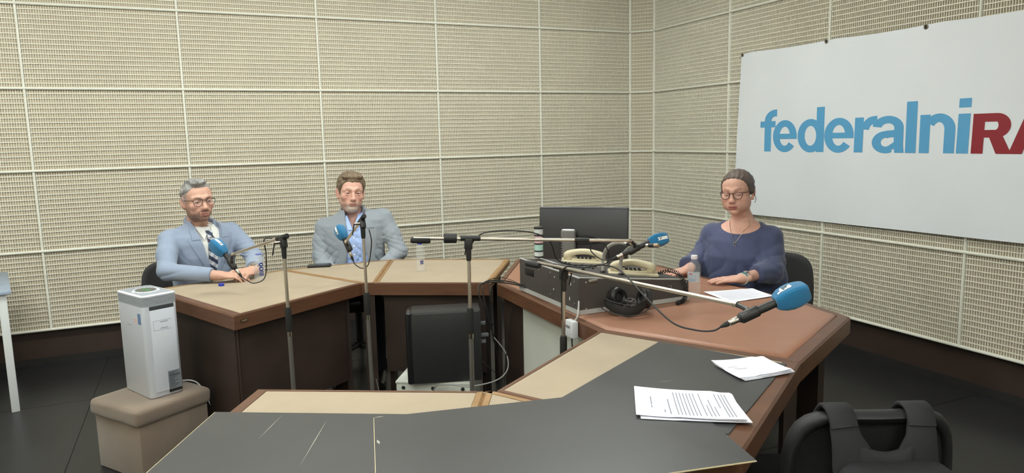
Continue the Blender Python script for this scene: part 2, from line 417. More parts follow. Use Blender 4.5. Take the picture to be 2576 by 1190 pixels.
m_gro = mat('brass_grommet', '#8b8573', .35, .8)
for (y, z) in ((4.462, 2.148), (3.647, 2.148), (2.925, 2.138), (2.2, 2.135), (1.45, 2.135)):
    g = MB(); c = Vector((ban_x(y, z)-.002, y, z)); g.tube([c+Vector((0, math.cos(a)*.011, math.sin(a)*.011)) for a in np.linspace(0, 2*math.pi, 17)[:-1]], .004, 6, closed=True)
    gr = g.build('grommet', m_gro, ban)
    MB().lathe([(.0085, 0), (.0085, .002)], c+Vector((.001,0,0)), (1,0,0), 12).build('eyelet_hole', mat('grommet_hole', '#2a2622', .8), gr)
# letters: heavy grotesque drawn from bars and arcs.  x runs along -Y of the room
class Glyph:
    def __init__(s): s.polys = []
    def rect(s, x0, z0, x1, z1): s.polys.append([(x0,z0),(x1,z0),(x1,z1),(x0,z1)]); return s
    def poly(s, p): s.polys.append(p); return s
    def arc(s, cx, cz, ro, rzo, ri, rzi, a0, a1, n=20):
        for k in range(n):
            a, b = [math.radians(a0+(a1-a0)*q/n) for q in (k, k+1)]
            s.polys.append([(cx+ro*math.cos(a), cz+rzo*math.sin(a)), (cx+ro*math.cos(b), cz+rzo*math.sin(b)), (cx+ri*math.cos(b), cz+rzi*math.sin(b)), (cx+ri*math.cos(a), cz+rzi*math.sin(a))])
        return s
XH, AS, ST = .228, .312, .066
def g_bowl(w, st=ST): return Glyph().arc(w/2, XH/2, w/2, XH/2+.004, w/2-st, XH/2-.044, 0, 360, 36)
def G(ch, w):
    if ch == 'f':
        g = Glyph().rect(w*.27, 0, w*.27+ST, AS*.78).rect(0, XH-.046, w*.92, XH)
        return g.arc(w*.27+.105, AS*.74, .105, AS*.262, .105-ST, AS*.262-.05, 90, 180, 10).rect(w*.27+.1, AS-.05, w, AS+.002)
    if ch == 'e':
        return Glyph().arc(w/2, XH/2, w/2, XH/2+.004, w/2-ST, XH/2-.044, 0, 322, 34).rect(ST*.5, XH/2-.020, w, XH/2+.018)
    if ch == 'd': return g_bowl(w).rect(w-ST, 0, w, AS)
    if ch == 'r': return Glyph().rect(0, 0, ST, XH).arc(ST+.075, XH-.085, .092, .090, .092-ST+.008, .040, 90, 175, 10).rect(ST+.07, XH-.05, w, XH+.006)
    if ch == 'a':
        g = Glyph().arc(w*.43, .066, w*.43, .070, w*.43-ST, .028, 60, 300, 24)
        g.poly([(w*.42,.094),(w*.42,.138),(w-ST,.142),(w-ST,.098)]).poly([(w*.5,-.003),(w*.5,.04),(w-ST,.07),(w-ST,.03)])
        g.rect(w-ST-.006, .02, w-.006, XH*.72).poly([(w-ST,0),(w,0),(w-.006,.05),(w-ST,.05)])
        return g.arc(w*.5-.003, XH*.68, w*.5-.003, XH*.335, w*.5-ST-.003, XH*.335-.046, 0, 172, 22)
    if ch == 'l': return Glyph().rect(0, 0, w*.86, AS)
    if ch == 'n': return Glyph().rect(0, 0, ST, XH).rect(w-ST, 0, w, XH*.62).arc(w/2+.01, XH*.6, w/2-.01, XH*.42, w/2-.01-ST, XH*.42-.05, 0, 150, 20)
    if ch == 'i': return Glyph().rect(0, 0, w*.8, XH*.99).rect(0, AS-.052, w*.8, AS)
    hc = .222
    if ch == 'R':
        g = Glyph().rect(0, 0, ST, hc).rect(ST*.5, hc-.046, w*.6, hc).rect(ST*.5, hc*.40, w*.6, hc*.40+.042)
        g.arc(w*.6, hc*.70-.001, w*.36, hc*.30+.001, w*.36-ST, hc*.30-.045, -90, 90, 18)
        return g.poly([(w*.42, hc*.45), (w*.42+.075, hc*.45), (w*1.02, 0), (w*1.02-.082, 0)])
    if ch == 'A': return Glyph().poly([(0,0),(.07,0),(w/2+.012,hc*.78),(w/2+.04,hc),(w/2-.04,hc)]).poly([(w,0),(w-.07,0),(w/2-.012,hc*.78),(w/2-.04,hc),(w/2+.04,hc)]).rect(w*.25, .045, w*.75, .085)
    if ch == 'D': return Glyph().rect(0, 0, ST, hc).rect(ST*.5, 0, w*.5, .046).rect(ST*.5, hc-.046, w*.5, hc).arc(w*.5, hc/2, w*.5, hc/2, w*.5-ST, hc/2-.046, -90, 90, 20)
    if ch == 'I': return Glyph().rect(0, 0, ST, hc)
    if ch == 'O': return Glyph().arc(w/2, hc/2, w/2, hc/2+.003, w/2-ST, hc/2-.046, 0, 360, 36)
TXT = [('f',4.244,4.077),('e',4.113,3.880),('d',3.872,3.637),('e',3.634,3.400),('r',3.394,3.229),('a',3.262,3.031),('l',3.021,2.937),('n',2.927,2.704),('i',2.692,2.605)]
TXT2 = [('R',2.606,2.392),('A',2.405,2.165),('D',2.155,1.935),('I',1.92,1.854),('O',1.84,1.60)]
for L_, mm in ((TXT, m_lblue), (TXT2, m_lred)):
    for ch, ya, yb in L_:
        g = G(ch, ya-yb); mb = MB()
        for p in g.polys:
            a = sum(p[i][0]*p[(i+1)%len(p)][1]-p[(i+1)%len(p)][0]*p[i][1] for i in range(len(p)))
            if a < 0: p = p[::-1]
            mb.add([(ban_x(ya-x, 1.394+z)-.0016, ya-x, 1.394+z) for x, z in p], [tuple(range(len(p)))])
        me = bpy.data.meshes.new('letter'); org = ORG[ban]
        me.from_pydata([(v[0]-org[0], v[1]-org[1], v[2]-org[2]) for v in mb.v], [], mb.f); me.materials.append(mm)
        link('letter', me, None, ban)
# ------------------------------------------------------------------ shared materials
m_blk = mat('black_plastic', '#2a2928', .45, var=.1, vscale=20)
m_blkg = mat('black_gloss', '#1d1d1f', .18)
m_rub = mat('black_rubber', '#222120', .7)
m_chr = mat('chrome', '#c9c2b6', .22, 1.0)
m_nick = mat('nickel', '#d2c8ba', .30, .9)
m_steel = mat('steel', '#b9b9b6', .35, .9)
m_foam = mat('blue_foam', '#19709f', .95, bump=.5, bscale=900, var=.08, vscale=60, sheen=.3)
m_white = mat('white_plastic', '#dfe1e4', .35)
m_badge = mat('badge_white', '#e8e6e0', .6)
m_badgeF = mat('badge_mark', '#3d5666', .6)
m_cable = mat('cable_black', '#1e1d1c', .5)
# ------------------------------------------------------------------ microphones and stands
FW = [(0,.020),(.004,.0235),(.022,.0315),(.045,.0355),(.065,.0360),(.085,.0335),(.100,.0300),(.107,.0270),(.110,.0220)]
def fw_half(s):
    return float(np.interp(s, [a for a, b in FW], [b for a, b in FW]))
def squircle(c, u, v, h, n=32, e=5.0, f=1.0):
    out = []
    for k in range(n):
        a = 2*math.pi*(k+.5)/n; ca, sa = math.cos(a), math.sin(a)
        r = (abs(ca)**e+abs(sa)**e)**(-1/e)
        out.append(c+u*ca*r*h+v*sa*r*h*f)
    return out
def frame_of(d, hint):
    d = Vector(d).normalized(); h = Vector(hint); u = d.cross(h).normalized(); v = u.cross(d).normalized(); return d, u, v
def microphone(base, head, tail, hint, label, cable, roll=0, sc=1.0, badge='tab'):
    """base: where the foam starts, head: foam end, tail: connector end"""
    base, head, tail = Vector(base), Vector(head), Vector(tail)
    d, u, v = frame_of(head-base, hint)
    cr, sr = math.cos(roll), math.sin(roll); u, v = u*cr+v*sr, v*cr-u*sr
    t = thing('microphone', tail, label, 'microphone', 'microphones with blue foam windshields')
    mb = MB(); rings = []
    for s, h in FW: rings.append(squircle(base+d*s*sc, u, v, h*sc))
    mb.loft(rings); foam = mb.build('foam_windshield', m_foam, t, angle=30)
    # white tab with a mark, lying on the face whose normal is v
    def face(s, q, off):
        h = fw_half(s)*sc; r = h*(max(0, 1-(abs(q*sc)/h)**5))**.2
        return base+d*s*sc+u*q*sc+v*(r+off)
    def patch(mb, s0, s1, q0, q1, off, n=6):
        vs = []; fs = []
        for i in range(n+1):
            for j in range(n+1): vs.append(face(s0+(s1-s0)*i/n, q0+(q1-q0)*j/n, off))
        for i in range(n):
            for j in range(n): fs.append((i*(n+1)+j, i*(n+1)+j+1, (i+1)*(n+1)+j+1, (i+1)*(n+1)+j))
        mb.add(vs, fs)
    if badge == 'tab':
        b = MB(); patch(b, .048, .109, -.0085, .0085, .0008); b.add([face(.048,-.0085,.0008), face(.041,-.0085,.0008), face(.048,0,.0008)], [(0,1,2)]); b.add([face(.048,.0085,.0008), face(.041,.0085,.0008), face(.048,0,.0008)], [(0,1,2)])
        b.build('badge', m_badge, foam, angle=60)
        f = MB(); patch(f, .053, .0565, -.0055, .0055, .0014, 2); patch(f, .0565, .0675, -.0055, -.0025, .0014, 2); patch(f, .0565, .0645, -.0008, .0020, .0014, 2)
        f.build('badge_mark', m_badgeF, foam, angle=0)
    else:
        b = MB()
        for s0, s1, q0, q1 in ((.030,.060,-.012,.014),(.026,.030,-.008,.012),(.060,.064,-.008,.012),(.014,.030,.004,.012)): patch(b, s0, s1, q0, q1, .0010)
        b.build('badge', m_badge, foam, angle=60)
        f = MB(); patch(f, .034, .040, -.009, .010, .0022, 2); patch(f, .040, .058, -.009, -.004, .0022, 2); patch(f, .040, .052, -.001, .004, .0022, 2)
        f.build('badge_mark', m_badgeF, foam, angle=0)
    e = (tail-base); L_ = e.length; e.normalize()
    MB().lathe([(.0105,-.02),(.0118,.0),(.0125,.03),(.0118,L_-.05),(.0118,L_-.045),(.010,L_-.043)], base, e, 20).build('body', m_blk, t)
    MB().lathe([(.0085,L_-.044),(.0092,L_-.040),(.0092,L_-.016),(.0080,L_-.014)], base, e, 18).build('connector', m_chr, t)
    MB().lathe([(.0075,L_-.015),(.0075,L_-.004),(.0035,L_+.012)], base, e, 14).build('strain_relief', m_rub, t)
    pts = [tail+e*.008]+[Vector(p) for p in cable]
    MB().tube(catmull(pts, 8), .0028, 8).build('cable', m_cable, t)
    return t
def mic_stand(foot, pivot, rear, tip, label, weight=None, clutch=.45, splay=.24, leg0=.2, tee=.055, sleeve=None, clip=None, thumb=1, extra=True):
    foot = Vector((foot[0], foot[1], 0)); pivot, rear, tip = Vector(pivot), Vector(rear), Vector(tip)
    t = thing('microphone_stand', foot, label, 'microphone stand', 'boom microphone stands')
    zc = pivot.z*clutch+.25
    for k in range(3):
        a = leg0+k*2*math.pi/3; q = foot+Vector((math.cos(a), math.sin(a), 0))*splay
        lg = MB().tube([foot+Vector((0,0,.17)), q+Vector((0,0,.016))], .0075, 8).build('leg', m_blk, t)
        MB().tube([q.lerp(foot, .1)+Vector((0,0,.028)), q+Vector((0,0,.013))], [.011,.012], 8).build('rubber_foot', m_rub, lg)
    def onpole(z): f = z/pivot.z; return Vector((foot.x+(pivot.x-foot.x)*f, foot.y+(pivot.y-foot.y)*f, z))
    MB().tube([onpole(.10), onpole(zc)], .0105, 14).build('lower_tube', mat('dull_tube', '#84807a', .4, .7), t)
    MB().lathe([(.018,.15),(.022,.155),(.022,.19),(.016,.195)], foot, (0,0,1), 16).build('leg_collar', m_blk, t)
    MB().tube([onpole(zc-.03), onpole(zc-.02), onpole(zc+.075), onpole(zc+.085)], [.0115,.0148,.0148,.012], 14).build('clutch', m_rub, t)
    MB().tube([onpole(zc-.05), onpole(zc-.028)], .0118, 14).build('collar_ring', m_chr, t)
    MB().tube([onpole(zc+.08), onpole(pivot.z-.06)], .0078, 12).build('upper_rod', m_nick, t)
    MB().tube([onpole(pivot.z-.075), onpole(pivot.z-.06), onpole(pivot.z-.02)], [.0095,.0115,.0125], 12).build('swivel', m_blk, t)
    d = (tip-rear).normalized(); side = d.cross(Vector((0,0,1))).normalized(); upv = side.cross(d)
    ph = pivot+upv*.0
    MB().rbox(pivot-upv*.002, (.034,.026,.05), .006, 2, Matrix((d, side, upv)).transposed()).build('clamp', m_blk, t)
    MB().tube([pivot+upv*.022-d*max(.035, tee*.5), pivot+upv*.022+d*tee], .0118, 12).build('clamp_sleeve', m_blk, t)
    s0 = pivot+upv*.022
    MB().tube([s0-d*(.04 if weight is None else (pivot-rear).length*.95), tip], .0072, 12).build('boom_rod', m_nick, t)
    bd = (tip-s0).normalized()
    if weight == 'cylinder':
        a = s0-d*.075; b = s0-d*.015-d*.0
        MB().lathe([(.018,0),(.021,.002),(.021,.052),(.018,.054)], s0-d*.105, d, 24).build('counterweight', m_blk, t)
        MB().tube([rear, rear+d*.005, rear+d*.078, rear+d*.083], [.008,.0125,.0125,.009], 14).build('grip', m_rub, t)
    elif weight == 'grip':
        MB().tube([rear, rear+d*.005, rear+d*.085, rear+d*.09], [.008,.0125,.0120,.009], 14).build('grip', m_rub, t)
    else:
        MB().tube([s0-d*.05, s0-d*.045, s0-d*.005], [.009,.0125,.0115], 12).build('grip', m_rub, t)
    tb = pivot-side*.014*thumb; q = tb-side*.028*thumb
    th = MB().tube([tb, q], .006, 10).build('clamp_bolt', m_chr, t)
    MB().tube([q, q+Vector((-.012*thumb,0,-.055)) if thumb != 2 else q], .003, 8).build('lever', m_rub, th)
    if sleeve is not None: MB().tube([s0.lerp(tip, sleeve), s0.lerp(tip, sleeve+.09)], .0098, 12).build('boom_sleeve', m_blk, t)
    MB().tube([tip-bd*.016, tip], .0092, 12).build('boom_tip', m_chr, t)
    if clip is not None:
        c0, c1, cdir = Vector(clip[0]), Vector(clip[1]), Vector(clip[2]).normalized()
        MB().tube([tip-bd*.004, c0.lerp(c1, .3), c1], .0075, 8).build('clip_arm', m_blk, t)
        MB().tube([c1-cdir*.028, c1-cdir*.024, c1+cdir*.024, c1+cdir*.028], [.0145,.0165,.0165,.0145], 16).build('clip', m_blk, t)
    return t
# 1: in front of the man in light blue
mic_stand((.357,3.30), (.357,3.317,1.095), (.39,3.251,1.128), (.162,3.912,.972), 'boom microphone stand in front of the man in the light blue suit', clutch=.42, splay=.25, clip=((.16,3.925,.955), (.160,3.972,.912), (-.10,.106,.184)))
microphone((.131,4.004,.962), (.074,4.052,1.033), (.199,3.946,.849), (.2,-.6,.75), 'blue foam microphone pointing at the man in the light blue suit',
           [(.225,3.93,.825),(.26,3.88,.815),(.30,3.72,.87),(.305,3.62,1.0),(.295,3.56,1.08),(.32,3.44,1.10)], roll=-.15, sc=.90)
# 2: in front of the man in grey
mic_stand((.756,3.45), (.754,3.475,1.137), (.762,3.420,1.19), (.738,3.845,1.0), 'boom microphone stand in front of the man in the grey jacket', clutch=.40, splay=.25, leg0=.9, clip=((.744,3.86,.985), (.760,3.895,.968), (-.018,.04,.063)))
microphone((.747,3.933,1.003), (.728,3.974,1.066), (.781,3.901,.892), (-.75,-.5,.35), 'blue foam microphone pointing at the man in the grey jacket',
           [(.792,3.885,.862),(.822,3.85,.845),(.842,3.78,.88),(.822,3.6,1.02),(.79,3.5,1.10)], roll=.2, sc=.78)
# 3: centre stand, long boom towards the console
mic_stand((1.05,2.80), (1.049,2.786,1.100), (.813,2.841,1.125), (1.756,2.616,1.075), 'boom microphone stand with cylindrical counterweight in the middle of the ring', weight='cylinder', clutch=.44, splay=.26, leg0=.5, sleeve=.64, clip=((1.775,2.612,1.066), (1.782,2.634,1.032), (.1,-.02,.05)), tee=.05)
microphone((1.849,2.616,1.060), (1.944,2.598,1.077), (1.691,2.655,.996), (-.4,-.75,.3), 'blue foam microphone at the end of the long boom beside the monitor',
           [(1.65,2.70,.99),(1.62,2.74,1.03),(1.63,2.72,1.075),(1.67,2.69,1.05),(1.68,2.70,.97),(1.55,2.75,.965),(1.45,2.74,1.0),(1.40,2.72,1.09),(1.30,2.735,1.137),(1.12,2.772,1.142),(1.06,2.79,1.09)], roll=.0, sc=.82)
# 4: nearest stand, boom reaching over the leather desk
mic_stand((1.335,2.50), (1.337,2.474,.995), (1.246,2.628,1.020), (1.433,1.582,1.039), 'boom microphone stand beside the grey cabinet door, its boom reaching over the black board', weight='grip', clutch=.40, splay=.15, leg0=1.2, clip=((1.442,1.56,1.035), (1.405,1.503,1.030), (.1,-.035,.045)), tee=.12)
microphone((1.475,1.478,1.060), (1.560,1.445,1.096), (1.339,1.530,1.001), (-.18,-.35,.9), 'large blue foam microphone hanging over the near end of the leather desk',
           [(1.31,1.545,.985),(1.285,1.59,.98),(1.27,1.68,.985),(1.29,1.85,1.03),(1.33,2.05,1.075),(1.345,2.2,1.07),(1.335,2.3,1.045),(1.32,2.42,1.03),(1.325,2.47,.97),(1.33,2.48,.80)], roll=.35, badge='bubble', sc=.88)
# ------------------------------------------------------------------ mixing console
m_con = mat('console_vinyl', '#4a4441', .6, var=.12, vscale=30, bump=.08, bscale=400)
m_cond = mat('console_deck', '#3d3a3b', .5, var=.1, vscale=25)
m_alu = mat('aluminium_trim', '#bdbdb9', .42, .25)
con = thing('mixing_console', (1.81,2.97,.757), 'dark wedge-shaped mixing console with aluminium trim on the leather desk', 'mixing console')
CX0, CX1, CY0, CY1, CZ = 1.513, 2.11, 2.663, 3.275, .7575
def ctop(x): return .92-(x-CX0)/(CX1-CX0)*.068
MB().loft([[Vector((CX0,y,CZ+.012)), Vector((CX0,y,.918)), Vector((CX0+.006,y,.922)), Vector((CX1-.004,y,ctop(CX1))), Vector((CX1,y,ctop(CX1)-.006)), Vector((CX1,y,CZ+.012))] for y in (CY0, CY1)]).build('body', m_con, con, angle=0)
MB().box((CX0-.003,CY0-.003,CZ),(CX1+.003,CY1+.003,CZ+.020)).build('base_trim', m_alu, con, angle=0)
def topbar(x0, y0, x1, y1, wd=.009, h=.005):
    a, b = Vector((x0,y0,ctop(x0)+.001)), Vector((x1,y1,ctop(x1)+.001)); s = Vector((-(b-a).y,(b-a).x,0)).normalized()*wd/2
    return MB().loft([[e-s, e+s, e+s+Vector((0,0,h)), e-s+Vector((0,0,h))] for e in (a, b)])
topbar(CX0+.004, CY0, CX0+.004, CY1).build('top_trim', m_alu, con, angle=0)
topbar(CX0+.12, CY0+.03, CX0+.12, CY1, .012).build('deck_rail', m_alu, con, angle=0)
topbar(CX0, CY0+.006, CX1, CY0+.006, .010).build('top_trim', m_alu, con, angle=0)
dk = MB(); dk.loft([[Vector((x,y,ctop(x)+.0012)) for x, y in ((CX0+.13,CY0+.03),(CX1-.02,CY0+.03),(CX1-.02,CY1-.02),(CX0+.13,CY1-.02))], [Vector((x,y,ctop(x)+.005)) for x, y in ((CX0+.13,CY0+.03),(CX1-.02,CY0+.03),(CX1-.02,CY1-.02),(CX0+.13,CY1-.02))]])
dk.build('control_deck', m_cond, con, angle=0)
MB().rbox((CX0-.0005,3.16,.868), (.004,.10,.034), .0015, 2).build('handle_recess', mat('recess_black', '#151414', .6), con)
for (y, z) in ((2.70,.90),(2.70,.80),(2.93,.905),(2.93,.80),(3.25,.79),(3.05,.90)):
    MB().lathe([(.005,0),(.005,.0015),(.002,.0025)], (CX0-.0005,y,z), (-1,0,0), 10).build('screw', m_steel, con)
for (y, z, h) in ((2.735,.885,.011),(2.745,.815,.012),(2.90,.83,.007),(2.89,.89,.006)):
    MB().rbox((CX0-.0006,y,z), (.0012,.0055,h*1.3), .0005, 1).build('paint_chip', m_badge, con)
for (x, z) in ((1.55,.78),(2.095,.78),(2.095,.845),(1.55,.90),(1.83,.775)):
    MB().lathe([(.005,0),(.005,.0015),(.002,.0025)], (x,CY0-.0005,z), (0,-1,0), 10).build('screw', m_steel, con)
MB().rbox((1.585,CY0-.002,.905), (.045,.006,.012), .002, 2).build('latch', m_steel, con)
MB().tube([(1.985,CY0-.003,.84),(1.985,CY0-.012,.84),(2.0,CY0-.012,.84),(2.0,CY0-.012,.825)], .002, 6).build('hook', m_steel, con)
rk = random.Random(3)
for i in range(7):
    for j in range(3):
        x = 1.69+j*.055; y = 2.93+i*.035
        if abs(y-3.13) < .06 and x > 1.7: continue
        MB().lathe([(.0055,0),(.005,.009),(.004,.010)], (x, y, ctop(x)+.004), (0,0,1), 10).build('knob', m_blk if (i+j) % 3 else m_steel, con)
for i in range(6):
    x = 1.95+.0*i; y = 2.90+i*.03
    MB().rbox((x,y,ctop(x)+.008), (.03,.008,.01), .002, 1).build('fader_cap', m_rub, con)
for i in range(4):
    for j in range(5):
        MB().rbox((1.99+i*.019, 3.08+j*.02, ctop(1.99+i*.019)+.008), (.015,.016,.009), .002, 1).build('key', m_blk, con)
# goosenecks planted in the console deck
m_goose = mat('gooseneck_grey', '#b3afa9', .4, .55)
def goose(P, label, capsule, ttl):
    t = thing('gooseneck_microphone', P[0], label, 'microphone', 'gooseneck microphones on the console')
    C_ = catmull(P, 14); mb = MB()
    rs = [.0080+.0009*(1 if k % 2 else -1) for k in range(len(C_))]
    mb.tube(C_, rs, 12).build('gooseneck', m_goose, t, angle=80)
    MB().lathe([(.014,-.004),(.014,.006),(.009,.010)], P[0], (0,0,1), 16).build('socket', m_blk, t)
    a, d = Vector(P[-1]), (Vector(P[-1])-Vector(P[-2])).normalized()
    MB().tube([a-d*.012, a], .0085, 14).build('ferrule', m_chr, t)
    MB().tube([a, a+d*.002, a+d*capsule], [.008,.0098,.0100], 16).build('capsule', m_blk, t)
    MB().tube([a+d*capsule, a+d*(capsule+.02), a+d*(capsule+.022)], [.0102,.0102,.008], 16).build('grille', mat('mesh_brass', '#9c8a76', .5, .6), t)
goose([(1.741,2.833,.898),(1.745,2.835,.965),(1.748,2.80,1.022),(1.762,2.74,1.050),(1.783,2.689,1.051)], 'bent grey gooseneck microphone nearer the monitor on the console', .02, 1)
goose([(1.800,2.768,.891),(1.800,2.765,.965),(1.803,2.715,1.020),(1.818,2.651,1.046),(1.838,2.600,1.050)], 'bent grey gooseneck microphone ending in a black capsule beside the blue foam', .03, 2)
# telephones let into the console
m_cream = mat('cream_plastic', '#cabfa2', .38)
def telephone(c, ang, label, cord=None):
    c = Vector(c); t = thing('telephone', c, label, 'telephone', 'telephones on the console')
    u = Vector((math.cos(ang), math.sin(ang), -.06)).normalized(); v = Vector((-math.sin(ang), math.cos(ang), 0)); wv = u.cross(v)
    def P(a, b, z): return c+u*a+v*b+wv*z
    R = Matrix((u, v, wv)).transposed()
    MB().rbox(P(0,.0,.006), (.235,.10,.014), .005, 2, R).build('base_plate', m_cream, t)
    MB().rbox(P(0,.005,.016), (.13,.062,.012), .004, 2, R).build('cradle', m_cream, t)
    kb = MB()
    for i in range(4):
        for j in range(3): kb.rbox(P(-.03+i*.02, -.018+j*.018, .0245), (.014,.012,.006), .002, 1, R)
    kb.build('keypad', m_blk, t)
    rings = []
    for k in range(25):
        s = k/24; a = -.108+.216*s
        zz = .034+.026*math.sin(math.pi*min(max((s-.02)/.96,0),1))**.8
        th = .0145+.008*(abs(2*s-1))**2.2; wd = .023+.005*(abs(2*s-1))**2
        if s < .06 or s > .94: k2 = (min(s,1-s))/.06; th *= .45+.55*k2; wd *= .6+.4*k2
        rings.append(squircle(P(a,0,zz-.2*th), wv, v, th, 20, 3.2, wd/th))
    hs = MB().loft(rings).build('handset', m_cream, t, angle=60)
    for s_ in (-1, 1):
        MB().lathe([(.021,0),(.024,.006),(.023,.024),(.015,.03)], P(.082*s_,0,.012), wv, 18).build('ear_cup', m_cream, hs)
    if cord:
        C_ = catmull(cord, 40); out = []
        for i, p in enumerate(C_):
            tn = (C_[min(i+1,len(C_)-1)]-C_[max(i-1,0)]).normalized(); a_, b_ = tn.orthogonal().normalized(), None
            b_ = tn.cross(a_); r = .0085*min(1, i/12, (len(C_)-1-i)/12+.05); ph = i*.95
            out.append(p+(a_*math.cos(ph)+b_*math.sin(ph))*r)
        MB().tube(out, .0022, 6).build('coiled_cord', m_cable, t)
    return t
telephone((1.826,3.155,.890), math.radians(-30), 'cream telephone with handset farther back on the console')
telephone((1.880,2.790,.884), math.radians(-29), 'cream telephone with black coiled cord at the near edge of the console',
          cord=[(1.985,2.735,.885),(2.03,2.70,.90),(2.055,2.66,.885),(2.075,2.645,.84),(2.08,2.64,.795),(2.05,2.625,.768),(2.015,2.615,.766),(2.0,2.60,.766)])
# ------------------------------------------------------------------ monitor
m_mon = mat('monitor_shell', '#2f2e2f', .42, var=.05, vscale=30)
mon = thing('computer_monitor', (2.075,3.6,.757), 'black flat monitor seen from the back, behind the console', 'monitor')
mu = Vector((.372,-.389,.004)).normalized(); mv = Vector((-.722,-.69,.0)); mv = (mv-mu*mv.dot(mu)).normalized(); tilt = math.radians(8)
mw = Vector((0,0,1)); mvt = (mv*math.cos(tilt)+mw*math.sin(tilt)).normalized(); mup = mu.cross(mvt) if mu.cross(mvt).z > 0 else mvt.cross(mu)
mc = Vector((2.075,3.597,.970))
RM = Matrix((mu, mvt, mup)).transposed()
MB().rbox(mc, (.54,.028,.318), .007, 2, RM).build('shell', m_mon, mon)
MB().rbox(mc+mup*.153+mvt*.003, (.535,.03,.011), .004, 2, RM).build('top_bezel', mat('bezel_gloss', '#55585f', .2), mon)
MB().rbox(mc-mvt*.015, (.51,.002,.285), .0008, 1, RM).build('screen', m_blkg, mon)
ov = MB(); ovr = []
for s_, z_ in ((1,0),(1,.006),(.93,.010)):
    ovr.append([mc-mup*.033+mu*(.150*s_*math.cos(a)-.01)+mup*(.026*s_*math.sin(a))+mvt*(.013+z_) for a in np.linspace(0,2*math.pi,41)[:-1]])
ov.loft(ovr).build('oval_boss', m_blkg, mon, angle=50)
m_neck = mat('grey_neck', '#6b6a66', .45)
nb = mc+mv*.045-mu*.075
MB().rbox(Vector((nb.x,nb.y,.885)), (.088,.03,.225), .009, 3, Matrix((mu,mv,mw)).transposed()).build('neck', m_neck, mon)
MB().tube([Vector((nb.x,nb.y,.997))+mu*(.036*math.cos(a))+mv*(.011*math.sin(a)) for a in np.linspace(0,2*math.pi,25)[:-1]], .004, 8, closed=True).build('neck_rim', m_white, mon)
for k in range(11): MB().rbox(Vector((nb.x,nb.y,.80+k*.015))-mu*.038+mv*.015, (.014,.003,.005), .001, 1, Matrix((mu,mv,mw)).transposed()).build('vent_slot', m_blkg, mon)
MB().lathe([(.11,0),(.11,.006),(.10,.012),(.03,.018)], (2.075-.01,3.59,.7575), (0,0,1), 32).build('foot', m_mon, mon)
# ------------------------------------------------------------------ stack of small jars on the console
jt = thing('stacking_jars', (1.605,3.235,.925), 'tower of small screw-together jars in white, pink and mint on the console corner', 'jar tower')
z = .9255
for c_, h_ in (('#d3d6d2',.030),('#aacdbf',.038),('#d3a9ae',.044),('#cfcfcd',.036)):
    MB().lathe([(.0225,0),(.0245,.001),(.0245,.007),(.0225,.008)], (1.605,3.235,z), (0,0,1), 28).build('lid', m_blk, jt)
    MB().lathe([(.0228,.007),(.0228,h_+.001)], (1.605,3.235,z), (0,0,1), 28).build('jar', mat('jar_'+c_, c_, .35), jt); z += h_
MB().lathe([(.0225,0),(.0250,.001),(.0250,.009),(.0235,.011)], (1.605,3.235,z), (0,0,1), 28).build('lid', m_blk, jt)
# ------------------------------------------------------------------ headphones with their cable bundled inside
hc = Vector((1.700,2.575,.757)); hu = Vector((.91,-.41,0)); hv = Vector((.41,.91,0)); hw = Vector((0,0,1))
hp = thing('headphones', hc, 'black headphones lying with cable bundled inside the headband', 'headphones')
def HP(a, b, z): return hc+hu*a+hv*b+hw*z
rings = []
for k in range(33):
    f = math.pi*(1.06*k/32-.03); a, b = -.088*math.cos(f), .02-.088*math.sin(f)
    nn = Vector((-math.cos(f), -math.sin(f))); lo, hi = .004+.028*abs(math.cos(f))**1.5, .046+.024*abs(math.cos(f))
    rings.append([HP(a, b, lo), HP(a+nn.x*.006, b+nn.y*.006, (lo+hi)/2), HP(a, b, hi), HP(a-nn.x*.007, b-nn.y*.007, (lo+hi)/2)])
MB().loft(rings).build('headband', m_rub, hp, angle=40)
for dz, rr in ((.058, .094), (.012, .105)):
    MB().tube([HP(-rr*math.cos(f), .02-rr*math.sin(f), dz+.016*abs(math.cos(f))) for f in np.linspace(0, math.pi, 30)], .0022, 6).build('wire_hoop', m_blk, hp)
for (c_, ax) in ((HP(-.028,.052,.066), (hu*.55-hv*.75+hw*.15)), (HP(.085,.030,.062), (-hu*.95-hv*.2+hw*.12))):
    ax = ax.normalized()
    cu = MB().lathe([(.020,-.030),(.036,-.028),(.044,-.018),(.044,-.002),(.020,.004),(.010,.006)], c_, ax, 28).build('ear_cup', m_blk, hp)
    u_ = ax.orthogonal().normalized(); v_ = ax.cross(u_)
    MB().tube([c_+ax*.006+(u_*math.cos(a)+v_*math.sin(a))*.034 for a in np.linspace(0,2*math.pi,33)[:-1]], .0135, 10, closed=True).build('ear_pad', mat('pad_leather', '#1f1e1e', .35), cu)
MB().lathe([(.011,0),(.011,.004)], HP(.115,.035,.058), hu, 14).build('hinge_disc', m_chr, hp)
rk = random.Random(11); cb = []
for k in range(34):
    a = k*1.9; cb.append(HP(.022+.034*math.cos(a)*rk.uniform(.5,1.15), .0+.030*math.sin(a*1.07)*rk.uniform(.5,1.1), .030+.028*rk.random()+.012*math.sin(k*.7)))
MB().tube(catmull(cb, 7), .0025, 6).build('cable', mat('cable_grey', '#4a4746', .3), hp)
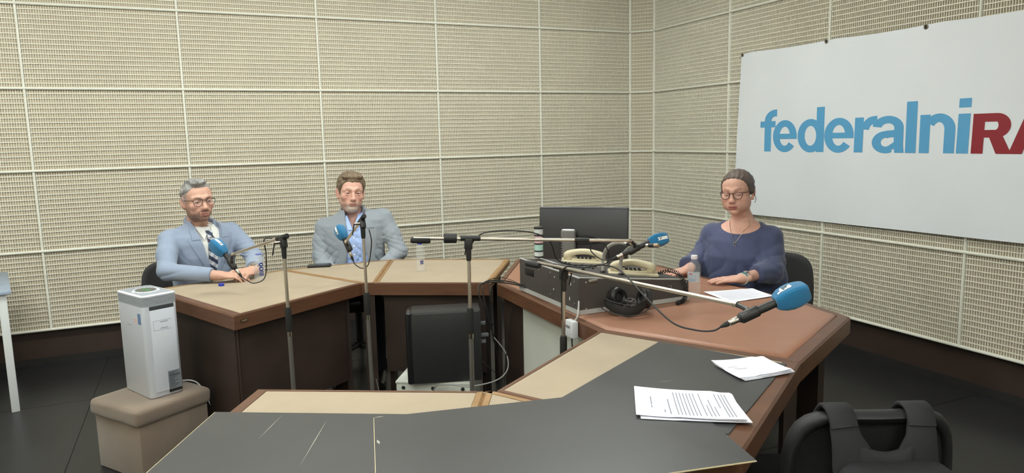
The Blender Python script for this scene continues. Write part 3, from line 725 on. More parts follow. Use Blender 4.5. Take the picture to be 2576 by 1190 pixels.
# ------------------------------------------------------------------ wall socket box on the desk edge with its lead
sb = thing('socket_box', (1.462,2.63,.69), 'small white socket box fixed to the wooden edge below the console', 'socket box')
MB().rbox((1.456,2.628,.712), (.030,.066,.074), .004, 2).build('housing', m_white, sb)
MB().rbox((1.4405,2.634,.722), (.002,.036,.012), .0008, 1).build('slot', mat('slot_grey', '#8b8d8c', .5), sb)
MB().tube(catmull([(1.468,2.618,.748),(1.478,2.612,.77),(1.496,2.635,.80),(1.503,2.645,.826)], 8), .004, 8).build('flex_lead', mat('grey_flex', '#b7b5b2', .5), sb)
MB().tube(catmull([(1.458,2.63,.676),(1.462,2.632,.60),(1.48,2.64,.45),(1.49,2.64,.2),(1.49,2.65,.02)], 8), .003, 8).build('lead', m_cable, sb)
# ------------------------------------------------------------------ bottles
m_pet = mat('clear_plastic', '#eef2f4', .05, alpha=.10, spec=1.0, coat=.5)
m_water = mat('water', '#dfe8ec', .02, alpha=.05, spec=.8)
m_capb = mat('blue_cap', '#2f3fae', .4); m_capw = mat('white_cap', '#e3dfe2', .45)
m_print = mat('print_navy', '#27357a', .5); m_label = mat('label_silver', '#c3cbd2', .4); m_pred = mat('print_red', '#c4606a', .5)
def glyphs_on_cyl(mb, chars, c, r, a0, z0, size, gap=.01, vertical=False):
    x = 0
    for ch, wd in chars:
        g = G(ch, wd) if ch != 'K' else Glyph().rect(0,0,ST,.222).poly([(ST,.075),(ST,.14),(wd-.075,.222),(wd,.222)]).poly([(ST+.02,.12),(ST+.075,.15),(wd+.01,0),(wd-.075,0)])
        for p in g.polys:
            q = []
            for px, pz in p:
                px, pz = (px+x)*size, pz*size
                if vertical: px, pz = -pz, px
                an = a0+px/r; q.append((c[0]+math.cos(an)*r, c[1]+math.sin(an)*r, z0+pz))
            mb.add(q, [tuple(range(len(q)))])
        x += wd+gap
def bottle(c, prof, label, cap=None, water=.8, squash=None):
    t = thing('water_bottle', (*c, ZT), label, 'bottle', 'plastic water bottles')
    zb = ZT+.0005 if c[0] < 2 else .7565
    shell = MB().lathe(prof, (c[0],c[1],zb), (0,0,1), 28).build('bottle', m_pet, t, angle=50)
    H_ = prof[-1][1]*water
    wp = [(max(r-.0022,.001), h+.0015) for r, h in prof if h < H_]; wp = [(max(wp[0][0]-.004,.001), wp[0][1])]+wp+[(wp[-1][0], H_)]
    MB().lathe(wp, (c[0],c[1],zb), (0,0,1), 28).build('water', m_water, t, angle=50)
    if cap:
        h = prof[-1][1]; cp = MB(); n = 24
        cp.lathe([(.0150,h-.013),(.0155,h-.012),(.0155,h+.003),(.0145,h+.005)], (c[0],c[1],zb), (0,0,1), n).build('cap', cap, t)
    return t, zb
P05 = [(.018,0),(.029,.001),(.032,.006),(.032,.030),(.0305,.033),(.032,.036),(.032,.075),(.031,.078),(.032,.081),(.032,.125),(.031,.129),(.0325,.133),(.031,.150),(.026,.165),(.019,.176),(.0125,.183),(.0125,.200)]
b3, zb = bottle((2.172,2.70), P05, 'clear water bottle with white cap and mountain label on the leather desk', m_capw, .62)
lb = MB(); aa = math.atan2(-2.70,-2.172)
def cylpatch(mb, c, r, a0, a1, z0, z1, n=14):
    vs = []; fs = []
    for k in range(n+1):
        a = a0+(a1-a0)*k/n
        vs += [(c[0]+math.cos(a)*r, c[1]+math.sin(a)*r, z0), (c[0]+math.cos(a)*r, c[1]+math.sin(a)*r, z1)]
    for k in range(n): fs.append((2*k, 2*k+2, 2*k+3, 2*k+1))
    mb.add(vs, fs)
cylpatch(lb, (2.172,2.70), .0324, aa-1.25, aa+.95, zb+.078, zb+.128); L3 = lb.build('label', mat('label_film', '#c9d4da', .3, alpha=.72), b3, angle=60)
mt = MB()
for (x0, z0, x1, z1, x2, z2) in ((-.030,.094,-.006,.112,.010,.094), (-.012,.094,.006,.108,.018,.094)):
    mt.add([(2.172+math.cos(aa+x/.0328)*.0328, 2.70+math.sin(aa+x/.0328)*.0328, zb+z) for x, z in ((x0,z0),(x1,z1),(x2,z2))], [(0,1,2)])
mt.build('mountain_print', m_print, L3, angle=0)
kx = MB(); glyphs_on_cyl(kx, [('R',.2),('A',.22),('K',.2)], (2.172,2.70), .0330, aa-.95, zb+.082, .062); kx.build('lettering', mat('label_letter', '#8fa2b4', .4), L3, angle=0)
kx = MB(); cylpatch(kx, (2.172,2.70), .0328, aa-.75, aa-.25, zb+.115, zb+.121); kx.build('red_print', m_pred, L3, angle=60)
PSL = [(.016,0),(.026,.001),(.028,.006),(.028,.030),(.0272,.034),(.028,.038),(.028,.118),(.027,.130),(.021,.145),(.0125,.155),(.0125,.168)]
b2, zb = bottle((1.228,4.095), [(r, h*1.06) for r, h in PSL], 'full clear water bottle with a blue cap on the back desk', m_capb, .9)
pr = MB(); aa = math.atan2(-4.1,-1.2)
glyphs_on_cyl(pr, [('I',.07),('O',.16)], (1.228,4.095), .0284, aa+.7, zb+.045, .10, vertical=True)
pr.build('blue_print', m_print, b2, angle=0)
b1, zb = bottle((.318,4.275), [(r*1.12, h*1.0) for r, h in PSL], 'open clear water bottle with dark blue print beside the watch', None, .84)
pr = MB(); aa = math.atan2(-4.27,-.318)
glyphs_on_cyl(pr, [('I',.07),('I',.07),('I',.07),('O',.22),('O',.2)], (.318,4.275), .0318, aa+.75, zb+.035, .115, vertical=True)
pr.build('blue_print', m_print, b1, angle=0)
MB().lathe([(.0155,.155),(.0165,.156),(.0165,.160),(.0155,.161)], (.318,4.275,zb), (0,0,1), 20).build('neck_ring', mat('ring_blue', '#5a66b8', .4), b1)
cp = thing('bottle_cap', (.108,4.245,ZT), 'blue bottle cap lying on the desk near the folded hands', 'bottle cap')
MB().lathe([(.013,0),(.0155,.001),(.0155,.013),(.0140,.015)], (.108,4.245,ZT), (0,0,1), 24).build('cap', m_capb, cp)
# ------------------------------------------------------------------ smartphone / wallet on the corner desk
ph = thing('smartphone', (.70,4.60,ZT), 'black smartphone in a folding case on the corner desk', 'phone')
R_ = Matrix.Rotation(math.radians(-15), 3, 'Z')
MB().rbox((.705,4.585,ZT+.0045), (.145,.082,.008), .003, 2, R_).build('case', m_rub, ph)
MB().rbox((.702,4.585,ZT+.0115), (.140,.078,.006), .003, 2, Matrix.Rotation(math.radians(-17), 3, 'Z')).build('phone_body', m_blk, ph)
MB().rbox((.702,4.585,ZT+.0148), (.128,.068,.0008), .0003, 1, Matrix.Rotation(math.radians(-17), 3, 'Z')).build('screen', m_blkg, ph)
# ------------------------------------------------------------------ papers
m_paper = mat('paper_white', '#f3f3fc', .85); m_ink = mat('ink_grey', '#8d8f9c', .8)
def papers(cor, z, label, sheets, lines, cat='paper', name='paper_stack', curl=.004, text_u=True, ink=None):
    c = [Vector((x, y, 0)) for x, y in cor]; mid = (c[0]+c[1]+c[2]+c[3])/4
    t = thing(name, (mid.x, mid.y, z), label, cat)
    def P(u, v, q=c): return q[0].lerp(q[1], u).lerp(q[3].lerp(q[2], u), v)
    def hz(u, v, k): return curl*(abs(2*u-1)**2*.6+abs(2*v-1)**3*.5)*(.6+.4*k)*(1 if (u-.5)*(v-.3) > -.1 else .4)
    last = None
    for k, (dx, dy, rot) in enumerate(sheets):
        M_ = Matrix.Rotation(rot, 3, 'Z'); q = [mid+M_ @ (p-mid)+Vector((dx,dy,0)) for p in c]
        mb = MB(); n = 10; vs = []; fs = []
        z0 = z+.0006+k*.0022
        for s_ in (0, 1):
            for i in range(n+1):
                for j in range(n+1):
                    p = P(i/n, j/n, q); vs.append((p.x, p.y, z0+hz(i/n,j/n,k)+s_*.0016))
        m_ = (n+1)**2
        for s_ in (0, 1):
            for i in range(n):
                for j in range(n):
                    a = s_*m_+i*(n+1)+j; fs.append((a, a+1, a+n+2, a+n+1))
        for i in range(n):
            for (a, b) in ((i, i+1), (n*(n+1)+i, n*(n+1)+i+1), (i*(n+1), (i+1)*(n+1)), (i*(n+1)+n, (i+1)*(n+1)+n)): fs.append((a, b, b+m_, a+m_))
        mb.add(vs, fs); last = (mb.build('sheet', m_paper, t, angle=40), q, z0, k)
    if lines:
        o, q, z0, k = last; mb = MB()
        for (u0, u1, v, h) in lines:
            nseg = 8
            for i in range(nseg):
                ua, ub = u0+(u1-u0)*i/nseg, u0+(u1-u0)*(i+1)/nseg
                ps = []
                for (uu, vv) in ((ua,v-h),(ub,v-h),(ub,v+h),(ua,v+h)):
                    p = P(uu, vv, q) if text_u else P(vv, uu, q)
                    a, b = (uu, vv) if text_u else (vv, uu)
                    ps.append((p.x, p.y, z0+hz(a,b,k)+.0022))
                mb.add(ps, [(0,1,2,3)])
        mb.build('printed_text', ink or m_ink, o, angle=0, kind='stuff')
    return t
LZ = .7565
papers([(2.272,2.749),(2.535,2.700),(2.50,2.515),(2.246,2.520)], LZ, 'single typed white sheet on the leather desk in front of the woman', [(0,0,0)], [(.08,.92-.3*(i%4 == 3),.10+.055*i,.005) for i in range(15)], name='paper_sheet', curl=.006, ink=mat('ink_pale', '#c3c5d3', .8))
papers([(1.570,1.847),(1.763,1.823),(1.745,1.661),(1.549,1.679)], ZT+.0048, 'stack of folded white papers near the leather desk edge', [(.004,-.003,.02),(0,0,0),(-.004,.004,-.03)], [(.12,.30,.40,.008),(.18,.42,.52,.008)], curl=.007)
ln_ = [(.3,.7,.16,.006),(.75,.85,.28,.006),(.35,.9,.33,.006)]+[(.1,.92,.40+.034*i,.005) for i in range(7)]+[(.1,.9,.66,.005),(.5,.92,.70,.005),(.3,.92,.735,.005),(.55,.9,.77,.005),(.1,.6,.82,.005)]+[(.12,.92,.86+.03*i,.005) for i in range(3)]
papers([(1.192,1.760),(1.418,1.591),(1.315,1.403),(1.078,1.581)], ZT+.0083, 'stack of printed white sheets on the nearest black board', [(.004,-.008,.05),(.006,.004,-.03),(0,0,0)], ln_, text_u=False, curl=.006)
# ------------------------------------------------------------------ ottoman and air purifier
m_suede = mat('taupe_suede', '#857566', .95, var=.14, vscale=5, bump=.12, bscale=300, sheen=.3)
oa = math.radians(35); oc = Vector((-.262,3.775,0)); RO = Matrix.Rotation(oa, 3, 'Z')
ot = thing('storage_ottoman', oc, 'taupe suede storage ottoman with a padded lid, under the air purifier', 'ottoman')
MB().rbox(oc+Vector((0,0,.138)), (.358,.358,.272), .006, 2, RO).build('box', m_suede, ot)
bm = bmesh.new(); bmesh.ops.create_cube(bm, size=1)
for v in bm.verts: v.co = Vector((v.co.x*.392, v.co.y*.392, v.co.z*.082))
bmesh.ops.bevel(bm, geom=bm.edges[:], offset=.022, segments=4, profile=.5, affect='EDGES')
bmesh.ops.subdivide_edges(bm, edges=[e for e in bm.edges if e.calc_length() > .1], cuts=7, use_grid_fill=True)
for v in bm.verts:
    if v.co.z > 0: v.co.z += .006*math.cos(v.co.x*7.5)*math.cos(v.co.y*7.5)-.003
    v.co.x += .002*math.sin(v.co.z*90+v.co.y*30)
MB()._bm(bm, oc+Vector((0,0,.305)), RO).build('padded_lid', m_suede, ot, angle=60)
for s_, q_ in ((-1,-1),(1,-1),(1,1),(-1,1)):
    MB().lathe([(.018,0),(.02,.003)], oc+RO @ Vector((.15*s_,.15*q_,0)), (0,0,1), 12).build('foot', m_rub, ot)
m_pur = mat('purifier_white', '#d5d9e2', .35, var=.03, vscale=3); m_purg = mat('purifier_grey', '#a5aab0', .4)
PB = .349
pa = math.radians(27); pc_ = Vector((-.243,3.80,PB)); RP = Matrix.Rotation(pa, 3, 'Z')
pu = thing('air_purifier', pc_, 'white tower air purifier with green display standing on the ottoman', 'air purifier')
def rrect(hx, hy, r, n=6):
    out = []
    for (sx, sy, a0) in ((1,1,0),(-1,1,90),(-1,-1,180),(1,-1,270)):
        for k in range(n+1):
            a = math.radians(a0+90*k/n); out.append((sx*(hx-r)+r*math.cos(a), sy*(hy-r)+r*math.sin(a)))
    return out
def PP_(x, y, z): return pc_+RP @ Vector((x, y, z))
def pring(hx, hy, r, z): return [pc_+RP @ Vector((x,y,z)) for x, y in rrect(hx, hy, r)]
HX, HY = .082, .138
MB().loft([pring(HX-.004,HY-.004,.024,0), pring(HX,HY,.026,.006), pring(HX,HY,.026,.445)]).build('body', m_pur, pu, angle=40)
rr_ = []
for k in range(6):
    z0 = .445+k*.0075
    rr_ += [pring(HX-.003,HY-.003,.024,z0), pring(HX+.001,HY+.001,.026,z0+.0015), pring(HX+.001,HY+.001,.026,z0+.0055), pring(HX-.003,HY-.003,.024,z0+.007)]
MB().loft(rr_).build('ribbed_collar', m_purg, pu, angle=25)
MB().loft([pring(HX,HY,.026,.489), pring(HX+.001,HY+.001,.026,.493), pring(HX-.006,HY-.006,.022,.497)]).build('top_rim', m_pur, pu, angle=40)
for k in range(15):
    x = -.0665+k*.0095; yo = .066*math.sqrt(max(0, 1-(x/.058)**2)) if abs(x) < .058 else 0
    for q in (-1, 1):
        y0_, y1_ = (yo+.006, .122) if yo else (.004, .122)
        MB().rbox(PP_(x, q*(y0_+y1_)/2, .4974), (.0042, y1_-y0_, .0012), .0005, 1, RP).build('grille_slot', mat('grille_shadow', '#6d7378', .6), pu)
def poval(rx, ry, z): return [pc_+RP @ Vector((rx*math.cos(a), ry*math.sin(a), z)) for a in np.linspace(0,2*math.pi,37)[:-1]]
MB().loft([poval(.054,.064,.4975), poval(.054,.064,.5005), poval(.050,.060,.5015), poval(.046,.056,.5005)]).build('display_ring', m_pur, pu, angle=40)
MB().loft([poval(.046,.056,.499), poval(.046,.056,.5010)]).build('display', mat('display_glass', '#3f4743', .12), pu, angle=0)
dg = MB()
rk = random.Random(5)
for k in range(11):
    x, y = rk.uniform(-.012,.012), -.028+.0056*k
    dg.obox(pc_+RP @ Vector((x*.7, y, .5012)), RP @ Vector((1,0,0)), RP @ Vector((0,1,0)), (0,0,1), .004+.006*rk.random(), .0014, .0002)
dg.build('display_digits', mat('green_led', '#4f9a58', .5, emit=.25), pu, angle=0)
# front panel (faces +x of the local frame rotated: the side towards the desks), stickers
def PP(x, y, z): return pc_+RP @ Vector((x, y, z))
fy = -HY
MB().rbox(PP(.004, fy-.001, .225), (.116,.008,.400), .003, 2, RP).build('front_panel', m_pur, pu)
MB().rbox(PP(.004, fy-.002, .4345), (.114,.004,.0185), .001, 1, RP).build('grip_recess', mat('recess_grey', '#3f4144', .6), pu)
MB().rbox(PP(.036, fy-.0056, .065), (.062,.001,.105), .0003, 1, RP).build('rating_label', mat('label_grey', '#7c8187', .5), pu)
MB().rbox(PP(.036, fy-.0062, .020), (.062,.0006,.014), .0002, 1, RP).build('label_band', m_blk, pu)
tx = MB()
for k in range(13):
    wv_ = .044*(.5+.5*rk.random()) if k not in (2, 3) else .05
    tx.obox(PP(.010+wv_/2, fy-.0063, .108-k*.006), RP @ Vector((1,0,0)), RP @ Vector((0,1,0)), (0,0,1), wv_/2, .0001, .0010 if k != 2 else .002)
tx.build('label_print', mat('label_ink', '#2f3338', .6), pu, angle=0)
tx = MB()
for (x, z, hw, hh) in ((0,.372,.042,.0005),(0,.326,.042,.0005),(-.042,.349,.0005,.023),(.008,.364,.018,.0014),(.008,.334,.018,.0014)):
    tx.obox(PP(x, fy-.0056, z), RP @ Vector((1,0,0)), RP @ Vector((0,1,0)), (0,0,1), hw, .0002, hh)
tx.build('panel_outline', m_ink, pu, angle=0)
MB().rbox(PP(-HX-.0004, -.094, .385), (.0008,.030,.052), .0002, 1, RP).build('blue_sticker', mat('sticker_blue', '#6d86ad', .5), pu)
MB().rbox(PP(-HX-.0003, -.052, .372), (.0006,.030,.028), .0002, 1, RP).build('faded_sticker', mat('sticker_pink', '#d9bfc0', .6), pu)
MB().rbox(PP(-HX-.0003, .015, .345), (.0006,.045,.008), .0002, 1, RP).build('faded_mark', mat('mark_grey', '#b4b7bf', .6), pu)
MB().tube(catmull([PP(.07,.06,.02),PP(.105,.02,.006),PP(.165,-.03,.004),PP(.20,-.055,-.03),PP(.225,-.085,-.12),PP(.25,-.13,-.25),PP(.26,-.2,-.342)], 8), .003, 8).build('power_cord', m_white, pu)
# ------------------------------------------------------------------ crate and computer tower inside the ring
m_crate = mat('worn_grey_paint', '#d0d2c7', .55, col2='#b7b9ae', vscale=9, detail=6)
ca, cb_ = Vector((.905,3.545,0)), Vector((1.239,3.335,0)); ce = (cb_-ca).normalized(); cn = Vector((-ce.y, ce.x, 0))
cc = (ca+cb_)/2+cn*.13; RC = Matrix((ce, cn, Vector((0,0,1)))).transposed()
cr = thing('equipment_crate', cc, 'worn grey metal crate on the floor under the computer tower', 'crate')
MB().rbox(cc+Vector((0,0,.14)), (.40,.26,.28), .006, 2, RC).build('box', m_crate, cr)
MB().rbox(cc+Vector((0,0,.272)), (.406,.266,.014), .004, 2, RC).build('lid_rim', m_crate, cr)
for k in (-.16, 0, .16):
    MB().lathe([(.010,0),(.010,.002),(.006,.003)], cc+ce*k-cn*.131+Vector((0,0,.245)), -cn, 14).build('rivet', m_rub, cr)
pe = Vector((.955,-.297,0)).normalized(); pn = Vector((.297,.955,0)); RT = Matrix((pe, pn, Vector((0,0,1)))).transposed()
pcn = Vector((1.165,3.47,.2815)); 
tw = thing('computer_tower', pcn, 'black computer tower standing on the grey crate', 'computer')
MB().rbox(pcn+Vector((0,0,.19)), (.36,.165,.38), .005, 2, RT).build('case', mat('pc_black', '#2c2c2d', .4, var=.08, vscale=30), tw)
MB().rbox(pcn-pe*.19+Vector((0,0,.19)), (.035,.17,.385), .012, 3, RT).build('front_bezel', m_blkg, tw)
MB().obox(pcn-pn*.0835+Vector((0,0,.372)), pe, pn, (0,0,1), .17, .0006, .0014).build('seam_trim', m_steel, tw)
for zz in (.335, .21, .165): MB().rbox(pcn-pe*.2075-pn*.03+Vector((0,0,zz)), (.004,.02,.008), .001, 1, RT).build('bezel_button', m_chr, tw)
for zz, l_ in ((.29,.03),(.225,.045),(.19,.03)):
    MB().rbox(pcn+pe*(.18+l_/2)-pn*.01+Vector((0,0,zz)), (l_,.022,.018), .003, 1, RT).build('plug', mat('plug_grey', '#6b6d72', .5), tw)
def cable(pts, label, r=.003, m=m_cable):
    o = MB().tube(catmull(pts, 8), r, 8)
    return o.build('cable', m, None, label=label, cat='cable', group='loose cables')
pr_ = pcn+pe*.22
for k, (a, b_) in enumerate((((1.51,3.215,.785),(1.40,3.50,.764)), ((1.51,3.235,.79),(1.42,3.52,.766)), ((1.51,3.20,.782),(1.43,3.46,.764)), ((1.51,3.25,.785),(1.44,3.53,.77)))):
    zz = (.29,.225,.19,.05)[k]
    cable([a, ((a[0]+b_[0])/2, (a[1]+b_[1])/2, .785+.006*k), b_, (b_[0]-.055+.012*k, b_[1]-.055, .73), (1.39+.01*k,3.40+.02*k,.56), (1.40+.012*k,3.41,zz+.24), tuple(pr_+pe*(.03 if k < 3 else -.0)+Vector((0,.0 if k < 3 else .1,zz)))],
          ['thick black cable draping from the console over the desk edge', 'second black cable beside the thick one on the desk edge', 'thin black cable running from the console to the computer tower', 'thin black cable nearest the leather corner, dropping behind the tower'][k], (.004,.0035,.0024,.002)[k])
cable([tuple(pr_+Vector((.03,0,.21))), (1.46,3.36,.40), (1.44,3.30,.33), (1.35,3.25,.30), (1.20,3.24,.297), (1.12,3.33,.292), (1.07,3.415,.25), (1.065,3.42,.1)], 'grey cable looping from the tower plug down over the crate', .0035, mat('cable_light', '#8d8d88', .5))
cable([(1.49,3.33,.66),(1.46,3.35,.4),(1.44,3.36,.15),(1.42,3.3,.006),(1.30,3.0,.005),(1.1,2.7,.005)], 'black cable hanging from the leather desk down to the floor', .003)
cable([(.772,3.43,.35),(.80,3.41,.2),(.86,3.35,.006),(.95,3.2,.005),(1.2,3.1,.005)], 'thin cable trailing from the grey-jacket man\'s stand to the floor', .0025, mat('cable_mid', '#6a6864', .5))
# ------------------------------------------------------------------ white table at the left edge
wt = thing('side_table', (-1.45,5.05,0), 'white-legged table with pale blue-grey top at the left edge', 'table')
tq = Matrix.Rotation(math.radians(12), 3, 'Z'); t0 = Vector((-1.052,4.885,0))
def TQ(x, y, z): return t0+tq @ Vector((x, y, 0))+Vector((0,0,z))
MB().rbox(TQ(-.555,.36,.718), (1.20,.80,.022), .004, 2, tq).build('table_top', mat('blue_grey_top', '#98a6b8', .4), wt)
m_wleg = mat('white_leg', '#d3d6d6', .4)
for (x, y) in ((0,0),(-1.11,0),(0,.72),(-1.11,.72)): MB().rbox(TQ(x,y,.353), (.042,.042,.706), .004, 2, tq).build('leg', m_wleg, wt)
MB().rbox(TQ(-.555,0,.69), (1.08,.03,.035), .003, 1, tq).build('rail', m_wleg, wt)
MB().rbox(TQ(0,.36,.69), (.03,.68,.035), .003, 1, tq).build('rail', m_wleg, wt)
dv = thing('grey_device', (-1.32,5.15,.729), 'grey box standing on the white-legged table at the left edge', 'device')
MB().rbox((-1.32,5.15,.83), (.22,.2,.20), .01, 2).build('case', mat('device_grey', '#8d8d8a', .5), dv); MB().rbox((-1.32,5.15,.745), (.225,.205,.03), .006, 2).build('base', mat('device_dark', '#55565a', .5), dv)
# ------------------------------------------------------------------ office chairs
m_cloth = mat('chair_charcoal', '#3a3a3b', .95, var=.15, vscale=60, bump=.2, bscale=700)
def chair(O, th, label, back_w=.44, back_top=.83, back_h=.40, fabric=None, m=m_cloth, rim=False, back_y=.235, seat_z=.45):
    t = thing('office_chair', (*O, 0), label, 'chair', 'office chairs', th)
    sw = MB(); sw.rbox((0,-.01,seat_z-.03), (.46,.45,.07), .03, 4); sw.build('seat', m, t, local=True, angle=60)
    rings = []; n = 12
    hw, hh = back_w/2, back_h/2; zc = back_top-hh
    outline = squircle(Vector((0,0,0)), Vector((1,0,0)), Vector((0,0,1)), 1, 56, 4.5)
    def bp(x, z, yo): return Vector((x*hw*(1-.06*max(0,z)), back_y-.10*(x*x)*.5+.045*z*hh/.2*.4+yo, zc+z*hh))
    for sc_, yo in ((.86,-.018),(.95,-.022),(1.0,-.012),(1.0,.010),(.95,.020),(.86,.022)): rings.append([bp(p.x*sc_, p.z*sc_, yo) for p in outline])
    ins_f = [[bp(p.x*q, p.z*q, -.018) for p in outline] for q in (.05,.3,.6)]
    ins_b = [[bp(p.x*q, p.z*q, .022) for p in outline] for q in (.6,.3,.05)]
    if rim:
        rings = [[bp(p.x*s_, p.z*s_, yo) for p in outline] for s_, yo in ((.88,-.004),(.90,-.018),(.96,-.026),(1.0,-.018),(1.01,0),(1.0,.018),(.96,.026),(.90,.018),(.88,.004))]
        MB().loft(rings+[rings[0]], cap=False).build('back_frame', m, t, local=True, angle=60)
        MB().loft([[bp(p.x*q, p.z*q, y_) for p in outline] for q, y_ in ((.02,-.004),(.4,-.004),(.7,-.004),(.9,-.004),(.9,.004),(.7,.004),(.4,.004),(.02,.004))]).build('back_mesh', mat('chair_mesh', '#161617', .9), t, local=True, angle=60)
    else: MB().loft(ins_f+rings+ins_b).build('backrest', m, t, local=True, angle=60)
    MB().tube(catmull([(0,.05,seat_z-.07),(0,.22,seat_z-.06),(0,back_y+.05,seat_z+.05),(0,back_y+.035,zc)], 6), .02, 8).build('back_bracket', m_blk, t, local=True)
    MB().lathe([(.035,.09),(.035,.12),(.025,.13),(.025,seat_z-.1),(.06,seat_z-.09),(.08,seat_z-.065)], (0,0,0), (0,0,1), 18).build('gas_column', m_blk, t, local=True)
    for k in range(5):
        a = k*2*math.pi/5+.3; d_ = Vector((math.cos(a), math.sin(a), 0))
        ar = MB().tube([d_*.02+Vector((0,0,.11)), d_*.15+Vector((0,0,.10)), d_*.285+Vector((0,0,.07))], [.024,.02,.014], 8).build('base_arm', m_blk, t, local=True)
        s_ = Vector((-d_.y, d_.x, 0))
        MB().lathe([(.010,-.02),(.027,-.018),(.028,-.004),(.02,-.002),(.02,.002),(.028,.004),(.027,.018),(.010,.02)], d_*.285+Vector((0,0,.029)), s_, 14).build('caster', m_rub, ar, local=True)
    return t
T1, T2, T3 = math.radians(22), math.radians(-13), math.radians(-56)
O1, O2, O3 = (.02,4.77), (.99,4.86), (2.80,3.075)
chair((-.055,4.86), math.radians(14), 'charcoal fabric office chair under the man in the light blue suit', back_top=.80, back_h=.40, back_w=.50)
chair((1.01,4.93), T2, 'charcoal fabric office chair hidden behind the man in the grey jacket', back_top=.80, back_h=.38)
chair((2.96,3.07), math.radians(-62), 'charcoal fabric office chair behind the woman in navy', back_top=.825, back_h=.42, back_w=.47)
fc = chair((1.727,1.493), math.radians(155.8), 'black office chair in the foreground with a backpack hung over its back', back_top=.80, back_h=.50, back_w=.47, rim=True, m=mat('chair_black', '#232324', .55), back_y=.262)
# backpack on the foreground chair (written in the chair's local frame)
m_bag = mat('backpack_black', '#232325', .75, var=.12, vscale=30, bump=.15, bscale=500)
m_bagp = mat('backpack_panel', '#33373a', .4, var=.1, vscale=20)
bag = thing('backpack', (1.727,1.493,0), 'black backpack hanging by its straps on the foreground chair', 'backpack', rz=math.radians(155.8))
def ribbon(P, wd, th, widths=None):
    C_ = catmull(P, 8); rings = []
    n = len(C_)
    for i, p in enumerate(C_):
        t_ = (C_[min(i+1,n-1)]-C_[max(i-1,0)]).normalized(); sx = Vector((1,0,0)); sx = (sx-t_*sx.dot(t_)).normalized(); nn = t_.cross(sx)
        w_ = wd if widths is None else float(np.interp(i/(n-1), np.linspace(0,1,len(widths)), widths))
        rings.append([p-sx*w_-nn*th*.4, p-sx*w_*.9-nn*th, p+sx*w_*.9-nn*th, p+sx*w_-nn*th*.4, p+sx*w_+nn*th*.4, p+sx*w_*.9+nn*th, p-sx*w_*.9+nn*th, p-sx*w_+nn*th*.4])
    return MB().loft(rings)
BY = .262
for s_ in (-1, 1):
    # local +x is image left for this chair (it faces away)
    xo = .115 if s_ > 0 else -.092
    ribbon([(xo,BY-.055,.60),(xo,BY-.05,.74),(xo,BY-.012,.808),(xo,BY+.035,.812),(xo*.97,BY+.062,.775)], .036, .006).build('shoulder_strap', m_bag, bag, local=True, angle=50)
    ribbon([(xo*.98,BY+.052,.785),(xo*.93,BY+.066,.745),(xo*.80,BY+.075,.69),(xo*.70,BY+.085,.62)], .036, .007, [.034,.040,.056,.060]).build('strap_base', mat('strap_black', '#262628', .85), bag, local=True, angle=50)
yk = []
for x in np.linspace(.085,-.070,15):
    f = (x-.0075)/.0775; zt = .712+.034*abs(f)**2; yb = -.022*abs(f)**5
    yk.append([Vector((x,BY+y_+yb,z_)) for y_, z_ in ((.062,.640),(.062,zt-.006),(.070,zt),(.082,zt-.004),(.092,zt-.02),(.096,.640))])
MB().loft(yk).build('yoke', mat('strap_black', '#262628', .85), bag, local=True, angle=60)
bm = bmesh.new(); bmesh.ops.create_cube(bm, size=1)
for v in bm.verts: v.co = Vector((v.co.x*.29, v.co.y*.13, v.co.z*.44))
bmesh.ops.bevel(bm, geom=bm.edges[:], offset=.05, segments=6, profile=.5, affect='EDGES')
MB()._bm(bm, (0,BY+.125,.478)).build('bag_body', m_bag, bag, local=True, angle=60)
MB().rbox((0,BY+.188,.455), (.235,.02,.36), .009, 3).build('front_panel', m_bagp, bag, local=True, angle=60)
MB().tube([(x,BY+.170+.01*math.sin(a_),z) for x, z, a_ in [(-.125+.0,.55,0),(-.122,.63,0),(-.10,.668,0),(-.05,.678,0),(.05,.678,0),(.10,.668,0),(.122,.63,0),(.125,.55,0)]], .004, 8).build('zip', m_rub, bag, local=True)
MB().tube(catmull([(-.085,BY+.172,.680),(-.088,BY+.184,.672),(-.094,BY+.192,.658),(-.102,BY+.196,.642)], 5), .0025, 8).build('zip_pull', m_steel, bag, local=True)
